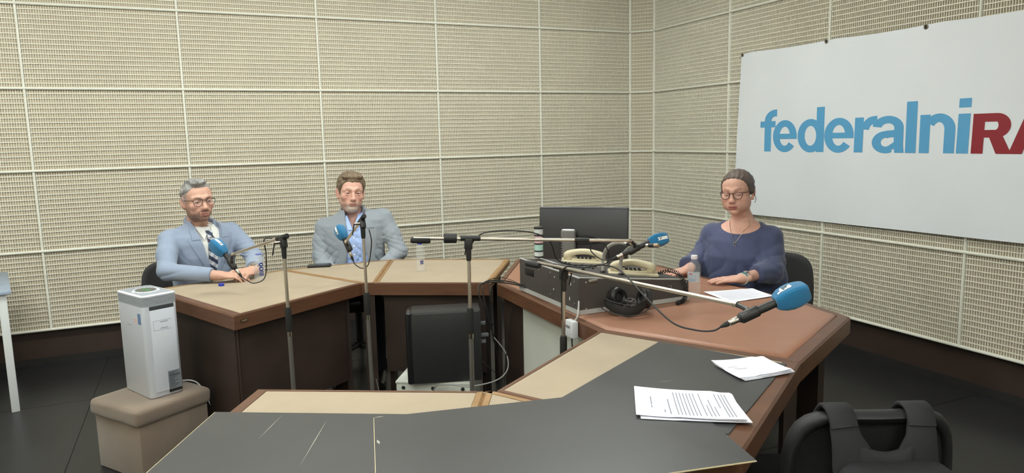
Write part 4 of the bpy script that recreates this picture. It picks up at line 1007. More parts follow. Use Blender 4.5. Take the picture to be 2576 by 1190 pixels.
# ------------------------------------------------------------------ volume modelling for people
def smin(a, b, k): h = np.clip(.5+.5*(b-a)/k, 0, 1); return b+(a-b)*h-k*h*(1-h)
def axis(lo, hi, fine, hf, hc):
    out = [lo]
    while out[-1] < hi:
        x = out[-1]; h = hf if any(a-hc <= x <= b for a, b in fine) else hc; out.append(x+h)
    return np.array(out, np.float32)
class Vol:
    def __init__(s, xs, ys, zs):
        s.xs, s.ys, s.zs = xs, ys, zs; s.V = np.full((len(xs), len(ys), len(zs)), 1.0, np.float32)
    def sl(s, lo, hi):
        r = []
        for ax, a, b in ((s.xs,lo[0],hi[0]), (s.ys,lo[1],hi[1]), (s.zs,lo[2],hi[2])):
            i, j = np.searchsorted(ax, a), np.searchsorted(ax, b); r.append(slice(max(i-2,0), min(j+2,len(ax))))
        return tuple(r)
    def op(s, fn, lo, hi, k=.01, mode='u', fr=None):
        pad = k+.012
        lo, hi = np.array(lo)-pad, np.array(hi)+pad
        if fr is not None:
            R, t = fr; cs = np.array([[x,y,z] for x in (lo[0],hi[0]) for y in (lo[1],hi[1]) for z in (lo[2],hi[2])]) @ R.T + t
            lo, hi = cs.min(0), cs.max(0)
        sl = s.sl(lo, hi); x, y, z = s.xs[sl[0]][:,None,None], s.ys[sl[1]][None,:,None], s.zs[sl[2]][None,None,:]
        if 0 in (x.size, y.size, z.size): return
        if fr is not None:
            dx, dy, dz = x-t[0], y-t[1], z-t[2]
            x, y, z = dx*R[0,0]+dy*R[1,0]+dz*R[2,0], dx*R[0,1]+dy*R[1,1]+dz*R[2,1], dx*R[0,2]+dy*R[1,2]+dz*R[2,2]
        d = fn(x, y, z).astype(np.float32); A = s.V[sl]
        if mode == 'u': s.V[sl] = smin(A, d, k)
        elif mode == 's': s.V[sl] = -smin(-A, d, k)
        elif mode == 'i': s.V[sl] = -smin(-A, -d, k)
    def ell(s, c, r, k=.012, mode='u', fr=None, rot=None):
        c, r = np.array(c, float), np.array(r, float); m = r.max()
        def fn(x, y, z):
            x, y, z = x-c[0], y-c[1], z-c[2]
            if rot is not None:
                x, y, z = x*rot[0,0]+y*rot[1,0]+z*rot[2,0], x*rot[0,1]+y*rot[1,1]+z*rot[2,1], x*rot[0,2]+y*rot[1,2]+z*rot[2,2]
            k0 = np.sqrt((x/r[0])**2+(y/r[1])**2+(z/r[2])**2); k1 = np.sqrt((x/r[0]**2)**2+(y/r[1]**2)**2+(z/r[2]**2)**2)
            return k0*(k0-1)/np.maximum(k1, 1e-6)
        q = r if rot is None else np.array([m,m,m]); s.op(fn, c-q, c+q, k, mode, fr)
    def cap(s, a, b, ra, rb=None, k=.012, mode='u', fr=None, flat=None):
        """flat=(axis_vector, squash): elliptical section, thinner along that direction"""
        a, b = np.array(a, float), np.array(b, float); rb = ra if rb is None else rb; ab = b-a; L2 = max(ab @ ab, 1e-9)
        def fn(x, y, z):
            px, py, pz = x-a[0], y-a[1], z-a[2]; h = np.clip((px*ab[0]+py*ab[1]+pz*ab[2])/L2, 0, 1)
            qx, qy, qz = px-ab[0]*h, py-ab[1]*h, pz-ab[2]*h; r = ra+(rb-ra)*h
            if flat is not None:
                f = np.array(flat[0], float); f /= np.linalg.norm(f); dd = qx*f[0]+qy*f[1]+qz*f[2]; e = dd*(1/flat[1]-1)
                qx, qy, qz = qx+e*f[0], qy+e*f[1], qz+e*f[2]
                return (np.sqrt(qx*qx+qy*qy+qz*qz)-r)*flat[1]
            return np.sqrt(qx*qx+qy*qy+qz*qz)-r
        m = max(ra, rb); s.op(fn, np.minimum(a,b)-m, np.maximum(a,b)+m, k, mode, fr)
    def chain(s, P, rs, k=.012, **kw):
        for i in range(len(P)-1): s.cap(P[i], P[i+1], rs[i], rs[i+1], k, **kw)
    def loftz(s, secs, k=.02, mode='u', e=2.3, tilt=0):
        """secs: (z, cx, cy, rx, ry) stacked elliptical sections"""
        S = np.array(sorted(secs), float); zz = S[:,0]
        def fn(x, y, z):
            if tilt: z = z-tilt*x*np.clip((z-.65)/.3, 0, 1)
            zc = np.clip(z, zz[0], zz[-1]); q = [np.interp(zc, zz, S[:,i]) for i in range(1,5)]
            n = (np.abs((x-q[0])/q[2])**e+np.abs((y-q[1])/q[3])**e)**(1/e); d = (n-1)*np.minimum(q[2], q[3])
            return np.maximum(d, np.maximum(z-zz[-1], zz[0]-z))
        s.op(fn, (min(S[:,1]-S[:,3]), min(S[:,2]-S[:,4]), zz[0]), (max(S[:,1]+S[:,3]), max(S[:,2]+S[:,4]), zz[-1]+abs(tilt)*.2), k, mode)
    def displace(s, fn, band=.03):
        I = np.where(np.abs(s.V) < band); s.V[I] += fn(s.xs[I[0]], s.ys[I[1]], s.zs[I[2]]).astype(np.float32)
    def mesh(s, smooth=2):
        V = s.V; ins = V < 0
        c = np.zeros(tuple(n-1 for n in V.shape), np.int8)
        for dx in (0,1):
            for dy in (0,1):
                for dz in (0,1): c += ins[dx:V.shape[0]-1+dx, dy:V.shape[1]-1+dy, dz:V.shape[2]-1+dz]
        act = (c > 0) & (c < 8); I = np.array(np.where(act)).T; n = len(I)
        idx = np.full(c.shape, -1, np.int32); idx[tuple(I.T)] = np.arange(n)
        offs = np.array([[dx,dy,dz] for dx in (0,1) for dy in (0,1) for dz in (0,1)])
        co = []; va = []
        for o in offs:
            J = I+o; va.append(V[J[:,0],J[:,1],J[:,2]]); co.append(np.stack([s.xs[J[:,0]], s.ys[J[:,1]], s.zs[J[:,2]]], 1))
        P = np.zeros((n,3)); W = np.zeros(n)
        for a in range(8):
            for b in range(a+1, 8):
                if np.abs(offs[a]-offs[b]).sum() != 1: continue
                m = (va[a] < 0) != (va[b] < 0); den = va[a]-va[b]; t = np.where(m, va[a]/np.where(np.abs(den) < 1e-9, 1e-9, den), 0)
                P += np.where(m[:,None], co[a]+(co[b]-co[a])*t[:,None], 0); W += m
        P /= W[:,None]
        F = []
        for ax in range(3):
            o1, o2 = [(1,2),(2,0),(0,1)][ax]
            sl0 = [slice(None)]*3; sl1 = [slice(None)]*3; sl0[ax] = slice(0,-1); sl1[ax] = slice(1,None)
            A, B = ins[tuple(sl0)], ins[tuple(sl1)]; E = np.array(np.where(A != B)).T
            ok = (E[:,o1] > 0) & (E[:,o2] > 0) & (E[:,o1] < V.shape[o1]-1) & (E[:,o2] < V.shape[o2]-1); E = E[ok]
            q = []
            for d1, d2 in ((-1,-1),(0,-1),(0,0),(-1,0)):
                J = E.copy(); J[:,o1] += d1; J[:,o2] += d2; q.append(idx[J[:,0],J[:,1],J[:,2]])
            q = np.stack(q, 1); fl = ~A[tuple(E.T)]; q[fl] = q[fl][:,::-1]; F.append(q)
        F = np.concatenate(F)
        for _ in range(smooth):                          # light Laplacian smoothing
            acc = np.zeros_like(P); cnt = np.zeros(n)
            for a, b in ((0,1),(1,2),(2,3),(3,0)):
                np.add.at(acc, F[:,a], P[F[:,b]]); np.add.at(acc, F[:,b], P[F[:,a]]); np.add.at(cnt, F[:,a], 1); np.add.at(cnt, F[:,b], 1)
            P = P*.5+.5*acc/np.maximum(cnt,1)[:,None]
        return P, F
def vol_obj(name, vol, m, parent, smooth=2, color=None):
    P, F = vol.mesh(smooth); me = bpy.data.meshes.new(name)
    me.vertices.add(len(P)); me.vertices.foreach_set('co', P.astype(np.float32).ravel())
    me.loops.add(F.size); me.loops.foreach_set('vertex_index', F.astype(np.int32).ravel())
    me.polygons.add(len(F)); me.polygons.foreach_set('loop_start', np.arange(0, F.size, 4, dtype=np.int32)); me.polygons.foreach_set('loop_total', np.full(len(F), 4, np.int32))
    me.update(calc_edges=True); me.validate(); me.shade_smooth(); me.materials.append(m)
    if color is not None:
        c = color(P); a = me.color_attributes.new('Col', 'FLOAT_COLOR', 'POINT')
        a.data.foreach_set('color', np.concatenate([c, np.ones((len(P),1))], 1).astype(np.float32).ravel())
    o = link(name, me, None, parent); o['_tmp'] = 0; del o['_tmp']
    return o, P, F
def bvh_of(P, F): return BVHTree.FromPolygons([tuple(p) for p in P], [tuple(int(i) for i in f) for f in F])
def drape(bv, grid, off, th, dirv=(0,1,0), start=-1.0):
    """grid[i][j] = (x, z): project on the surface along +y, returns MB of a thin shell"""
    n, m = len(grid), len(grid[0]); d = Vector(dirv); A = []; B = []; lasty = None
    for i in range(n):
        for j in range(m):
            x, z = grid[i][j]; h = bv.ray_cast(Vector((x, start, z)), d)
            y = h[0].y if h[0] is not None else (lasty if lasty is not None else -.1)
            lasty = y; A.append(Vector((x, y-off-th, z))); B.append(Vector((x, y-off+.004, z)))
    fs = []; k = n*m
    for i in range(n-1):
        for j in range(m-1):
            a = i*m+j; fs.append((a, a+1, a+m+1, a+m)); fs.append((k+a, k+a+m, k+a+m+1, k+a+1))
    rim = [j for j in range(m)]+[i*m+m-1 for i in range(1,n)]+[(n-1)*m+j for j in range(m-2,-1,-1)]+[i*m for i in range(n-2,0,-1)]
    for a, b in zip(rim, rim[1:]+rim[:1]): fs.append((a, k+a, k+b, b))
    return MB().add(A+B, fs)
def strip(zs, xl, xr, nu=10):
    """rows along z, columns between two edge curves; xl/xr may be tables on zs"""
    g = []
    for i, z in enumerate(zs): g.append([(xl[i]+(xr[i]-xl[i])*u/(nu-1), z) for u in range(nu)])
    return g
# ------------------------------------------------------------------ people
def rotm(yaw=0, pitch=0, roll=0):
    """yaw turns the face to +x, pitch nods down, roll tips towards +x"""
    cy, sy, cp, sp, cr, sr = math.cos(yaw), math.sin(yaw), math.cos(pitch), math.sin(pitch), math.cos(roll), math.sin(roll)
    Rz = np.array([[cy,-sy,0],[sy,cy,0],[0,0,1]]); Rx = np.array([[1,0,0],[0,cp,-sp],[0,sp,cp]]); Ry = np.array([[cr,0,sr],[0,1,0],[-sr,0,cr]])
    return Rz @ Rx @ Ry
def add_head(v, fr, s, o):
    R, t = fr
    def E(c, r, k, mode='u', rot=None): v.ell(np.array(c)*s, np.array(r)*s, k*s, mode, fr, rot)
    def K(a, b, ra, rb, k, mode='u'): v.cap(np.array(a)*s, np.array(b)*s, ra*s, rb*s, k*s, mode, fr)
    jw, fw, nl = o.get('jaw',1), o.get('full',1), o.get('nose',1)
    E((0,.020,.034),(.0755,.0935,.080),.01)
    E((0,-.030,.040),(.063*fw,.052,.052),.03)
    E((0,-.028,-.020),(.0605*fw,.062,.064),.03)
    E((0,-.020,-.064),(.056*jw,.060,.047),.03)
    for q in (-1,1): E((q*.044*jw,.0,-.058),(.019,.032,.032),.03)
    E((0,-.072,-.099),(.025*jw,.017,.0155),.022)
    if o.get('cheek'):
        for q in (-1,1): E((q*.044,-.036,-.052),(.024,.036,.036),.03)
    if o.get('chin2'): E((0,-.026,-.110),(.038,.040,.020),.03)
    for q in (-1,1): E((q*.043*fw,-.058,-.026),(.023,.018,.017),.022)
    br = o.get('brow', .0085)
    for a, b in (((-.047,-.066,.018),(-.021,-.083,.0215)),((-.021,-.083,.0215),(0,-.083,.017)),((0,-.083,.017),(.021,-.083,.0215)),((.021,-.083,.0215),(.047,-.066,.018))): K(a, b, br, br, .016)
    for q in (-1,1):
        E((q*.032,-.0945,.0),(.0215,.0165,.0130),.013,'s')
        E((q*.032,-.0755,.0005),(.0152,.0138,.0112),.005)
        if o.get('bags'): E((q*.032,-.0785,-.0115),(.014,.008,.0045),.006)
        zc, zr = o.get('slit', (-.0016,.0031)); E((q*.032,-.093,zc),(.0132,.013,zr),.0022,'s')
        E((q*.0135*o.get('tip',1),-.0975,-.0385),(.0088*o.get('tip',1),.0115,.0088),.007)
        fd = o.get('fold', .0022); K((q*.022,-.100,-.038),(q*.035,-.085,-.066),fd,fd*.9,.012,'s')
    K((0,-.085,.011),(0,-.0965*nl,-.012),.0072,.0085,.011); K((0,-.0965*nl,-.012),(0,-.109*nl,-.032),.0085,.0105,.010)
    tp = o.get('tip',1); E((0,-.1095*nl,-.0355),(.0135*tp,.0118*tp,.0105*tp),.008)
    for q in (-1,1): E((q*.0068,-.105,-.0465),(.0036,.0055,.0034),.003,'s')
    E((0,-.076,-.066),(.031,.021,.023),.022)
    lf = o.get('lip', .62)
    K((-.024,-.086,-.0685),(-.008,-.0955,-.0645),.0038*lf,.0052*lf,.005); K((-.008,-.0955,-.0645),(.008,-.0955,-.0645),.0052*lf,.0052*lf,.005); K((.008,-.0955,-.0645),(.024,-.086,-.0685),.0052*lf,.0038*lf,.005)
    K((-.021,-.087,-.0715),(0,-.0955,-.0762),.0042*lf,.0062*lf,.006); K((0,-.0955,-.0762),(.021,-.087,-.0715),.0062*lf,.0042*lf,.006)
    gp = o.get('gap', .0022)
    K((-.026,-.094,-.0695),(0,-.105,-.070),gp,gp*1.15,.0025,'s'); K((0,-.105,-.070),(.026,-.094,-.0695),gp*1.15,gp,.0025,'s')
    E((0,-.092,-.0865),(.018,.006,.0045),.008,'s')
    for q in (-1,1):
        rt = rotm(q*-.35, 0, 0) @ rotm(0,-.12,0)
        es = o.get('ear',1); E((q*.0795*fw,.016,-.006),(.0085*es,.0215*es,.0335*es),.006,'u',rt)
        E((q*.0885*fw,.011,-.001),(.0065,.0125,.020),.006,'s',rt)
        E((q*.0765*fw,.006,-.037),(.0075,.0100,.0105),.006)
def add_hand(v, wrist, fwd_, upv, thumb, curl, spread=.05, s=1.0, tilt=0, tcurl=.35, lens=(.068,.077,.072,.056)):
    """thumb=+1: thumb on fwd x up side; curl: bend per joint for the four fingers"""
    w_ = np.array(wrist, float); f = np.array(fwd_, float); f /= np.linalg.norm(f); u = np.array(upv, float); u -= f*(u @ f); u /= np.linalg.norm(u); r = np.cross(f, u)*thumb
    R = np.stack([r, f, u], 1)
    v.ell(w_+f*.052*s, np.array((.040,.050,.0155))*s, .012, 'u', None, R)
    v.cap(w_-f*.03, w_+f*.02*s, .0245*s, .024*s, .018, flat=(u,.72))
    v.ell(w_+f*.035*s+r*.024*s-u*.004*s, np.array((.018,.03,.015))*s, .012, 'u', None, R)
    for i in range(4):
        off = (.030,.0105,-.0095,-.0285)[i]*s; L_ = lens[i]*s; p = w_+f*(.088,.094,.090,.080)[i]*s+r*off
        sp = (1.2,.3,-.5,-1.4)[i]*spread; d = f*math.cos(sp)+r*math.sin(sp); c = curl[i] if isinstance(curl, (list,tuple)) else curl; ang = tilt
        rad = (.0088,.0090,.0086,.0076)[i]*s; pts = [p-d*.022*s-u*.001, p]; rr = [rad*1.12, rad*1.05]; cur = p
        for k, fr_ in enumerate((.48,.30,.22)):
            ang += c*(.8,1.15,.8)[k]; cur = cur+(d*math.cos(ang)-u*math.sin(ang))*L_*fr_; pts.append(cur); rr.append(rad*(1-.09*(k+1)))
        v.chain(pts, rr, .0032)
    p = w_+f*.028*s+r*.030*s-u*.004*s; d1 = f*.78+r*.58-u*.12; d1 /= np.linalg.norm(d1); d2 = d1*math.cos(tcurl)+(f*.6-r*.65-u*.3)*math.sin(tcurl); d2 /= np.linalg.norm(d2)
    v.chain([p, p+d1*.034*s, p+d1*.034*s+d2*.030*s, p+d1*.034*s+d2*.052*s], [.0125*s,.0105*s,.0095*s,.0078*s], .005)
def nz(P, f, seed=0):
    r = np.random.default_rng(seed); o = 0
    for k in range(5):
        d = r.normal(size=3); d /= np.linalg.norm(d); o = o+np.sin(P @ d*f*(1+.37*k)+r.uniform(0,6))
    return o/5
def mixc(c, col, m): return c+(np.array(col)-c)*np.clip(m, 0, 1)[:,None]
def sstep(a, b, x): t = np.clip((x-a)/(b-a), 0, 1); return t*t*(3-2*t)
def skin_color(fr, s, o):
    R, t = fr
    def fn(P):
        q = ((P-t) @ R)/s; x, y, z = q[:,0], q[:,1], q[:,2]; ax = np.abs(x)
        c = np.tile(np.array(lin(o['skin'])), (len(P),1)); head_m = sstep(-.15,-.12,z)
        c = c*(1+.05*nz(P,90,1)+.04*nz(P,240,2))[:,None]
        red = np.exp(-((ax-.042)/.02)**2-((z+.026)/.022)**2)*(y < -.02)+.8*np.exp(-(ax/.016)**2-((z+.036)/.014)**2)*(y < -.08)+.7*(ax > .074)*(y > -.01)*(z < .03)
        c = mixc(c, lin(o['red']), red*.6*head_m)
        front = sstep(-.055,-.075,y)
        lip = np.exp(-(np.maximum(0,ax-.016)/.007)**2)*sstep(.0135,.0085,np.abs(z+.0705+.0015*np.cos(x*60)))*sstep(-.083,-.089,y)
        if o.get('beard'):
            jl = sstep(-.036,-.060, z+.55*np.maximum(0,ax-.045)*0) ; side = sstep(-.020,-.045, z)*sstep(.045,.058,ax)*sstep(-.045,-.03,y)*sstep(.03,.012,y)
            cheek = sstep(.020,.034, ax)*sstep(-.060,-.072, z)
            chin = sstep(-.078,-.086, z)
            mus = sstep(-.046,-.052, z)*sstep(-.066,-.0605, z)*sstep(.034,.026,ax)*front
            mus2 = sstep(-.05,-.058, z)*sstep(.022,.028,ax)*sstep(.040,.033,ax)*front
            bm_ = np.maximum.reduce([cheek*sstep(.03,.0,y), chin*sstep(.03,.0,y), mus, mus2, side])*sstep(-.128,-.118,z)
            bm_ *= (1-.9*np.clip(lip*1.5,0,1))*(.72+.28*nz(P,330,3))
            c = mixc(c, lin(o['beard']), bm_*o.get('beard_a',.75))
        if o.get('goatee'):
            gt = sstep(-.078,-.085,z)*sstep(.040,.030,ax)*sstep(-.04,-.06,y)*sstep(-.128,-.115,z); mu = sstep(-.048,-.054,z)*sstep(-.066,-.060,z)*sstep(.03,.022,ax)*front*.45
            sd = sstep(-.055,-.066,z)*sstep(.024,.028,ax)*sstep(.036,.031,ax)*front*.5
            c = mixc(c, lin(o['goatee']), np.maximum.reduce([gt, mu, sd])*(.75+.25*nz(P,300,4)))
            st = sstep(-.062,-.080,z)*sstep(.02,.0,y)*sstep(-.135,-.12,z)*.35*(1-gt); c = mixc(c, lin('#8f7d78'), st)
        c = mixc(c, lin(o['lip_c']), lip*o.get('lip_a',.75))
        mouth = sstep(.0032,.0012,np.abs(z+.0698))*sstep(.027,.022,ax)*sstep(-.080,-.086,y); c = mixc(c, lin('#5a2f2c'), mouth*.8)
        bz = o.get('brow_z',.0235)+.004*np.sin((ax-.012)/.045*math.pi)-.0*ax
        brow = sstep(.0058,.0030,np.abs(z-bz))*sstep(.010,.015,ax)*sstep(.054,.046,ax)*sstep(-.05,-.06,y)*(.75+.25*nz(P,350,6))
        c = mixc(c, lin(o['brow_c']), brow*o.get('brow_a',.85))
        if o.get('lash') is not None:
            c = mixc(c, lin('#4a3430'), np.exp(-((z-o['lash'])/.0016)**2)*sstep(.018,.021,ax)*sstep(.047,.043,ax)*front*.8)
        if o.get('stub'):   # closely shaved temples
            zm = np.interp(y, [-.06,-.045,-.02,.0,.03,.05,.08,.12], [.07,.055,.012,-.022,.02,-.03,-.07,-.07])
            c = mixc(c, lin(o['stub']), sstep(-.006,.010,z-zm)*sstep(-.058,-.045,y)*.65)
        return np.clip(c, 0, 1)
    return fn
def add_hair(v, fr, s, o, hl, th=.008, extra=(), k=.01):
    ys_, zs_ = zip(*hl); ys_, zs_ = np.array(ys_)*s, np.array(zs_)*s
    c, r = np.array((0,.020,.034))*s, (np.array((.0755,.0935,.080))+th)*s
    rec = o.get('recess', 0)
    def fn(x, y, z):
        X, Y, Z = x-c[0], y-c[1], z-c[2]; k0 = np.sqrt((X/r[0])**2+(Y/r[1])**2+(Z/r[2])**2); k1 = np.sqrt((X/r[0]**2)**2+(Y/r[1]**2)**2+(Z/r[2]**2)**2)
        d = k0*(k0-1)/np.maximum(k1,1e-6)
        fx, fy, fz, fr_ = 0, -.030*s, .040*s, np.array((.063*o.get('full',1)+th,.052+th,.052+th))*s
        X, Y, Z = x, y-fy, z-fz; q0 = np.sqrt((X/fr_[0])**2+(Y/fr_[1])**2+(Z/fr_[2])**2); q1 = np.sqrt((X/fr_[0]**2)**2+(Y/fr_[1]**2)**2+(Z/fr_[2]**2)**2)
        d = smin(d, q0*(q0-1)/np.maximum(q1,1e-6), .02)
        zm = np.interp(y, ys_, zs_)+rec*s*np.exp(-((np.abs(x)-.040*s)/(.014*s))**2)*(y < -.03*s)
        g = (zm-z)*.8
        return -smin(-d, -g, k*s)
    v.op(fn, c-r-.03, c+r+.03, .01, 'u', fr)
    for e in extra: v.ell(np.array(e[0])*s, np.array(e[1])*s, .02, 'u', fr)
m_skin = mat('skin', '#c99b86', .52, attr='Col', bump=.06, bscale=600, sub=.12, spec=.4)
m_eye = mat('eye', '#ffffff', .12, attr='Col')
def add_eyes(parent, fr, s, iris, look=(0,0)):
    R, t = fr
    for q in (-1, 1):
        c = np.array((q*.032,-.0752,0))*s; n = 14; vs = []; fs = []; cols = []
        ax = np.array((math.sin(look[0]), -1, math.sin(look[1]))); ax /= np.linalg.norm(ax); u = np.cross(ax, (0,0,1)); u /= np.linalg.norm(u); w_ = np.cross(u, ax)
        for i in range(n+1):
            a = math.pi*i/n*.62
            for k in range(20):
                b = 2*math.pi*k/20; p = c+(ax*math.cos(a)+(u*math.cos(b)+w_*math.sin(b))*math.sin(a))*.0122*s
                vs.append(R @ p+t); cols.append(lin('#141010') if a < .19 else (lin(iris) if a < .52 else lin('#b3a69f')))
        for i in range(n):
            for k in range(20): fs.append((i*20+k, i*20+(k+1)%20, (i+1)*20+(k+1)%20, (i+1)*20+k))
        me = bpy.data.meshes.new('eye'); me.from_pydata([tuple(p) for p in vs], [], fs); me.shade_smooth(); me.materials.append(m_eye)
        a_ = me.color_attributes.new('Col', 'FLOAT_COLOR', 'POINT'); a_.data.foreach_set('color', np.array([(*c_,1) for c_ in cols], np.float32).ravel())
        link('eye', me, None, parent)
def hair_mat(name, c1, c2): return mat(name, c1, .5, col2=c2, vscale=70, stretch=(1,.35,.35), bump=.9, bscale=190, detail=6, spec=.35)
def glasses(parent, fr, s, m, lensf, r, yfr, bridge_z, arm_z, top=None):
    """lensf(q) -> closed outline [(x,z)...] of the lens for side q"""
    R, t = fr
    def W(x, y, z): return Vector(R @ (np.array((x,y,z))*s)+t)
    def yc(x): return yfr+.10*max(0,abs(x)-.02)**1.0*.9*abs(x)/.05
    mb = MB()
    for q in (-1,1): mb.tube([W(x, yc(x), z) for x, z in lensf(q)], r*s, 8, closed=True)
    mb.tube(catmull([W(-.012,yc(.012),bridge_z),W(0,yc(0)-.003,bridge_z+.003),W(.012,yc(.012),bridge_z)], 5), r*s*1.1, 8)
    if top is not None: mb.tube([W(x, yc(x)-.001, top) for x in np.linspace(-.03,.03,7)], r*s*.95, 8)
    for q in (-1,1): mb.tube(catmull([W(q*.058,yc(.058),arm_z),W(q*.070,yfr+.028,arm_z),W(q*.0785,-.018,arm_z-.001),W(q*.0765,-.002,arm_z-.001)], 5), r*s*1.15, 8)
    g = mb.build('glasses', m, parent, local=True, angle=60)
    for q in (-1,1):
        o = lensf(q); cx = sum(p[0] for p in o)/len(o); cz = sum(p[1] for p in o)/len(o); n = len(o)
        L_ = MB(); L_.add([W(x,yc(x),z) for x, z in o]+[W(x,yc(x)+.0015,z) for x, z in o], [tuple(range(n)), tuple(range(2*n-1,n-1,-1))]+[(i,(i+1)%n,n+(i+1)%n,n+i) for i in range(n)])
        L_.build('lens', mat('lens_glass', '#e8ecee', .03, alpha=.03, spec=.8), g, local=True, angle=0)
    return g
m_trs = mat('trousers_dark', '#1e2024', .9); m_shoe = mat('shoe_black', '#1b1918', .35)
def lower_body(parent, m, w_=.1, knee_y=-.44, spread=.12):
    v = Vol(axis(-.32,.32,[],.012,.012), axis(-.72,.24,[],.012,.012), axis(.04,.66,[],.012,.012))
    for q in (-1,1):
        v.chain([(q*w_,.0,.53),(q*spread,knee_y,.50),(q*spread*1.05,knee_y+.04,.08)], [.098,.068,.048], .04)
    v.ell((0,.02,.56),(.19,.135,.11),.05)
    o, P, F = vol_obj('trousers', v, m, parent, 1)
    for q in (-1,1):
        rings = []
        for f_ in np.linspace(0,1,11):
            y = knee_y+.10-.29*f_; hw = (.034+.012*math.sin(f_*3.0))*(1 if f_ < .9 else .75); hh = .032-.012*f_+.018*max(0,1-f_*3)
            rings.append(squircle(Vector((q*spread*1.05,y,hh+.006)), Vector((1,0,0)), Vector((0,0,1)), hw, 18, 2.6, hh/hw))
        MB().loft(rings).build('shoe', m_shoe, parent, local=True, angle=60)
def fine_grid(hd, s, hands, lo, hi, hf=.0027, hc=.010):
    t = hd; fx = [(t[0]-.105*s, t[0]+.105*s)]; fy = [(t[1]-.125*s, t[1]+.13*s)]; fz = [(t[2]-.14*s, t[2]+.125*s)]
    for (c, r) in hands: fx.append((c[0]-r[0], c[0]+r[0])); fy.append((c[1]-r[1], c[1]+r[1])); fz.append((c[2]-r[2], c[2]+r[2]))
    return Vol(axis(lo[0],hi[0],fx,hf,hc), axis(lo[1],hi[1],fy,hf,hc), axis(lo[2],hi[2],fz,hf,hc))
def core(v, hd, R, s, sh_z, rx, arms):
    """torso, neck, legs inside the clothes"""
    v.loftz([(.48,0,.02,rx*.85,.11),(.62,0,.01,rx*.8,.10),(.80,0,0,rx*.85,.105),(sh_z-.06,0,.0,rx*.85,.09),(sh_z+.015,0,.015,rx*.55,.065)], .02)
    nk = R @ (np.array((0,.022,-.06))*s)+hd
    v.cap(nk, (0,.035,sh_z+.0), .053*s, .062*s, .03); v.cap((0,.035,sh_z+.01), (0,.03,sh_z-.08), .062*s, .08*s, .03)
    for q in (-1,1):
        v.chain([(q*.10,.0,.53),(q*.12,-.42,.50),(q*.125,-.38,.10)], [.075,.055,.035], .03)
    for pts, rs in arms: v.chain(pts, rs, .02)
def wrinkles(v, spots, amp=.0035):
    """spots: (centre, radius, direction, frequency): creases running across the direction"""
    def fn(x, y, z):
        o = np.zeros(len(x))
        for i, (c, r, d, f) in enumerate(spots):
            d = np.array(d, float); d /= np.linalg.norm(d)
            dist = ((x-c[0])**2+(y-c[1])**2+(z-c[2])**2)/r**2; m = np.exp(-dist)
            ph = (x*d[0]+y*d[1]+z*d[2])*f+1.6*np.sin(x*15+i+z*9)+1.3*np.sin(z*21+y*13+i*2)
            o += m*((1-np.abs(np.sin(ph)))**2.2-.30)*2.3*amp
        return o+amp*.3*np.sin(x*31+np.sin(z*19)*2+y*13)*np.sin(z*27+y*9)
    v.displace(fn)
def suit(parent, W, sh, lean, arms, wtab, xc, m_j, m_l, spots, zb, zn, lap=.075, belly=0, amp=.0035, hcell=.0052, cuffs=(), tilt=0):
    v = Vol(axis(-.46,.46,[],hcell,hcell), axis(-.66,.26,[],hcell,hcell), axis(.52,1.13,[],hcell,hcell))
    dz = sh-1.0
    secs = [(.50,.86,.130+belly),(.62,.86,.134+belly),(.74,.93,.140+belly),(.84+dz,.98,.140+belly*.5),(.92+dz,.99,.128),(.965+dz,.93,.112),(.993+dz,.76,.098),(1.012+dz,.62,.09),(1.036+dz,.44,.080),(1.058+dz,.35,.072)]
    v.loftz([(z, 0, lean*max(0,(z-.55)/.5)+.01, W*a, b) for z, a, b in secs], .02, tilt=tilt)
    for pts, rs in arms:
        q = 1 if pts[0][0] > 0 else -1; v.cap((q*.055,.02+lean,sh+.0+tilt*q*.055), (pts[0][0]-q*.02,pts[0][1]+.005,pts[0][2]+.012), .044, .046, .03)
        v.ell(pts[0], (rs[0]*.95, rs[0]*1.02, rs[0]*.86), .03); v.chain(pts, rs, .018)
    wrinkles(v, spots, amp)
    zz, ww = [a for a, b in wtab], [b for a, b in wtab]
    def ring(a): return (.075*math.sin(a), .034+lean-.075*math.cos(a), sh+.004+tilt*.075*math.sin(a)+.066*(1-math.cos(a))/2)
    for k in range(20):
        a0, a1 = [math.radians(50+260*q/20) for q in (k, k+1)]; v.cap(ring(a0), ring(a1), .0145, .0145, .010)
    v.op(lambda x, y, z: np.maximum(np.maximum(np.abs(x-xc)-np.interp(z, zz, ww), y-(lean-.01)), zz[0]-z), (-.2,-.3,zz[0]), (.2,.05,1.12), .004, 's')
    v.cap((0,.030+lean,sh-.03), (0,.005+lean,sh+.2), .068, .074, .008, 's')
    for c, d in cuffs:
        c, d = np.array(c, float), np.array(d, float); d /= np.linalg.norm(d)
        def fn(x, y, z, c=c, d=d):
            px, py, pz = x-c[0], y-c[1], z-c[2]
            return np.maximum(np.sqrt((px-d[0]*.05)**2+(py-d[1]*.05)**2+(pz-d[2]*.05)**2)-.075, -(px*d[0]+py*d[1]+pz*d[2]))
        v.op(fn, c-.13, c+.13, .004, 's')
    o, P, F = vol_obj('jacket', v, m_j, parent, 1); bv = bvh_of(P, F)
    def w_(z): return float(np.interp(z, zz, ww))
    for q in (-1, 1):
        zs = np.linspace(zb, zn, 16); xl = [xc+q*(w_(z)-.003) for z in zs]
        xr = [xc+q*(w_(z)+.006+lap*((z-zb)/(zn-zb))**.75) for z in zs]
        drape(bv, strip(zs, xl, xr, 8), .0005, .0045).build('lapel', m_l, o, local=True, angle=40)
        zs = np.linspace(zn-.004, sh+.035, 8); xl = [xc+q*(w_(min(z,sh+.02))-.002) for z in zs]; xr = [x+q*(lap*.78-.35*(z-zn)) for x, z in zip(xl, zs)]
        drape(bv, strip(zs, xl, xr, 7), .0025, .0055).build('collar', m_l, o, local=True, angle=40)
    return o, bv
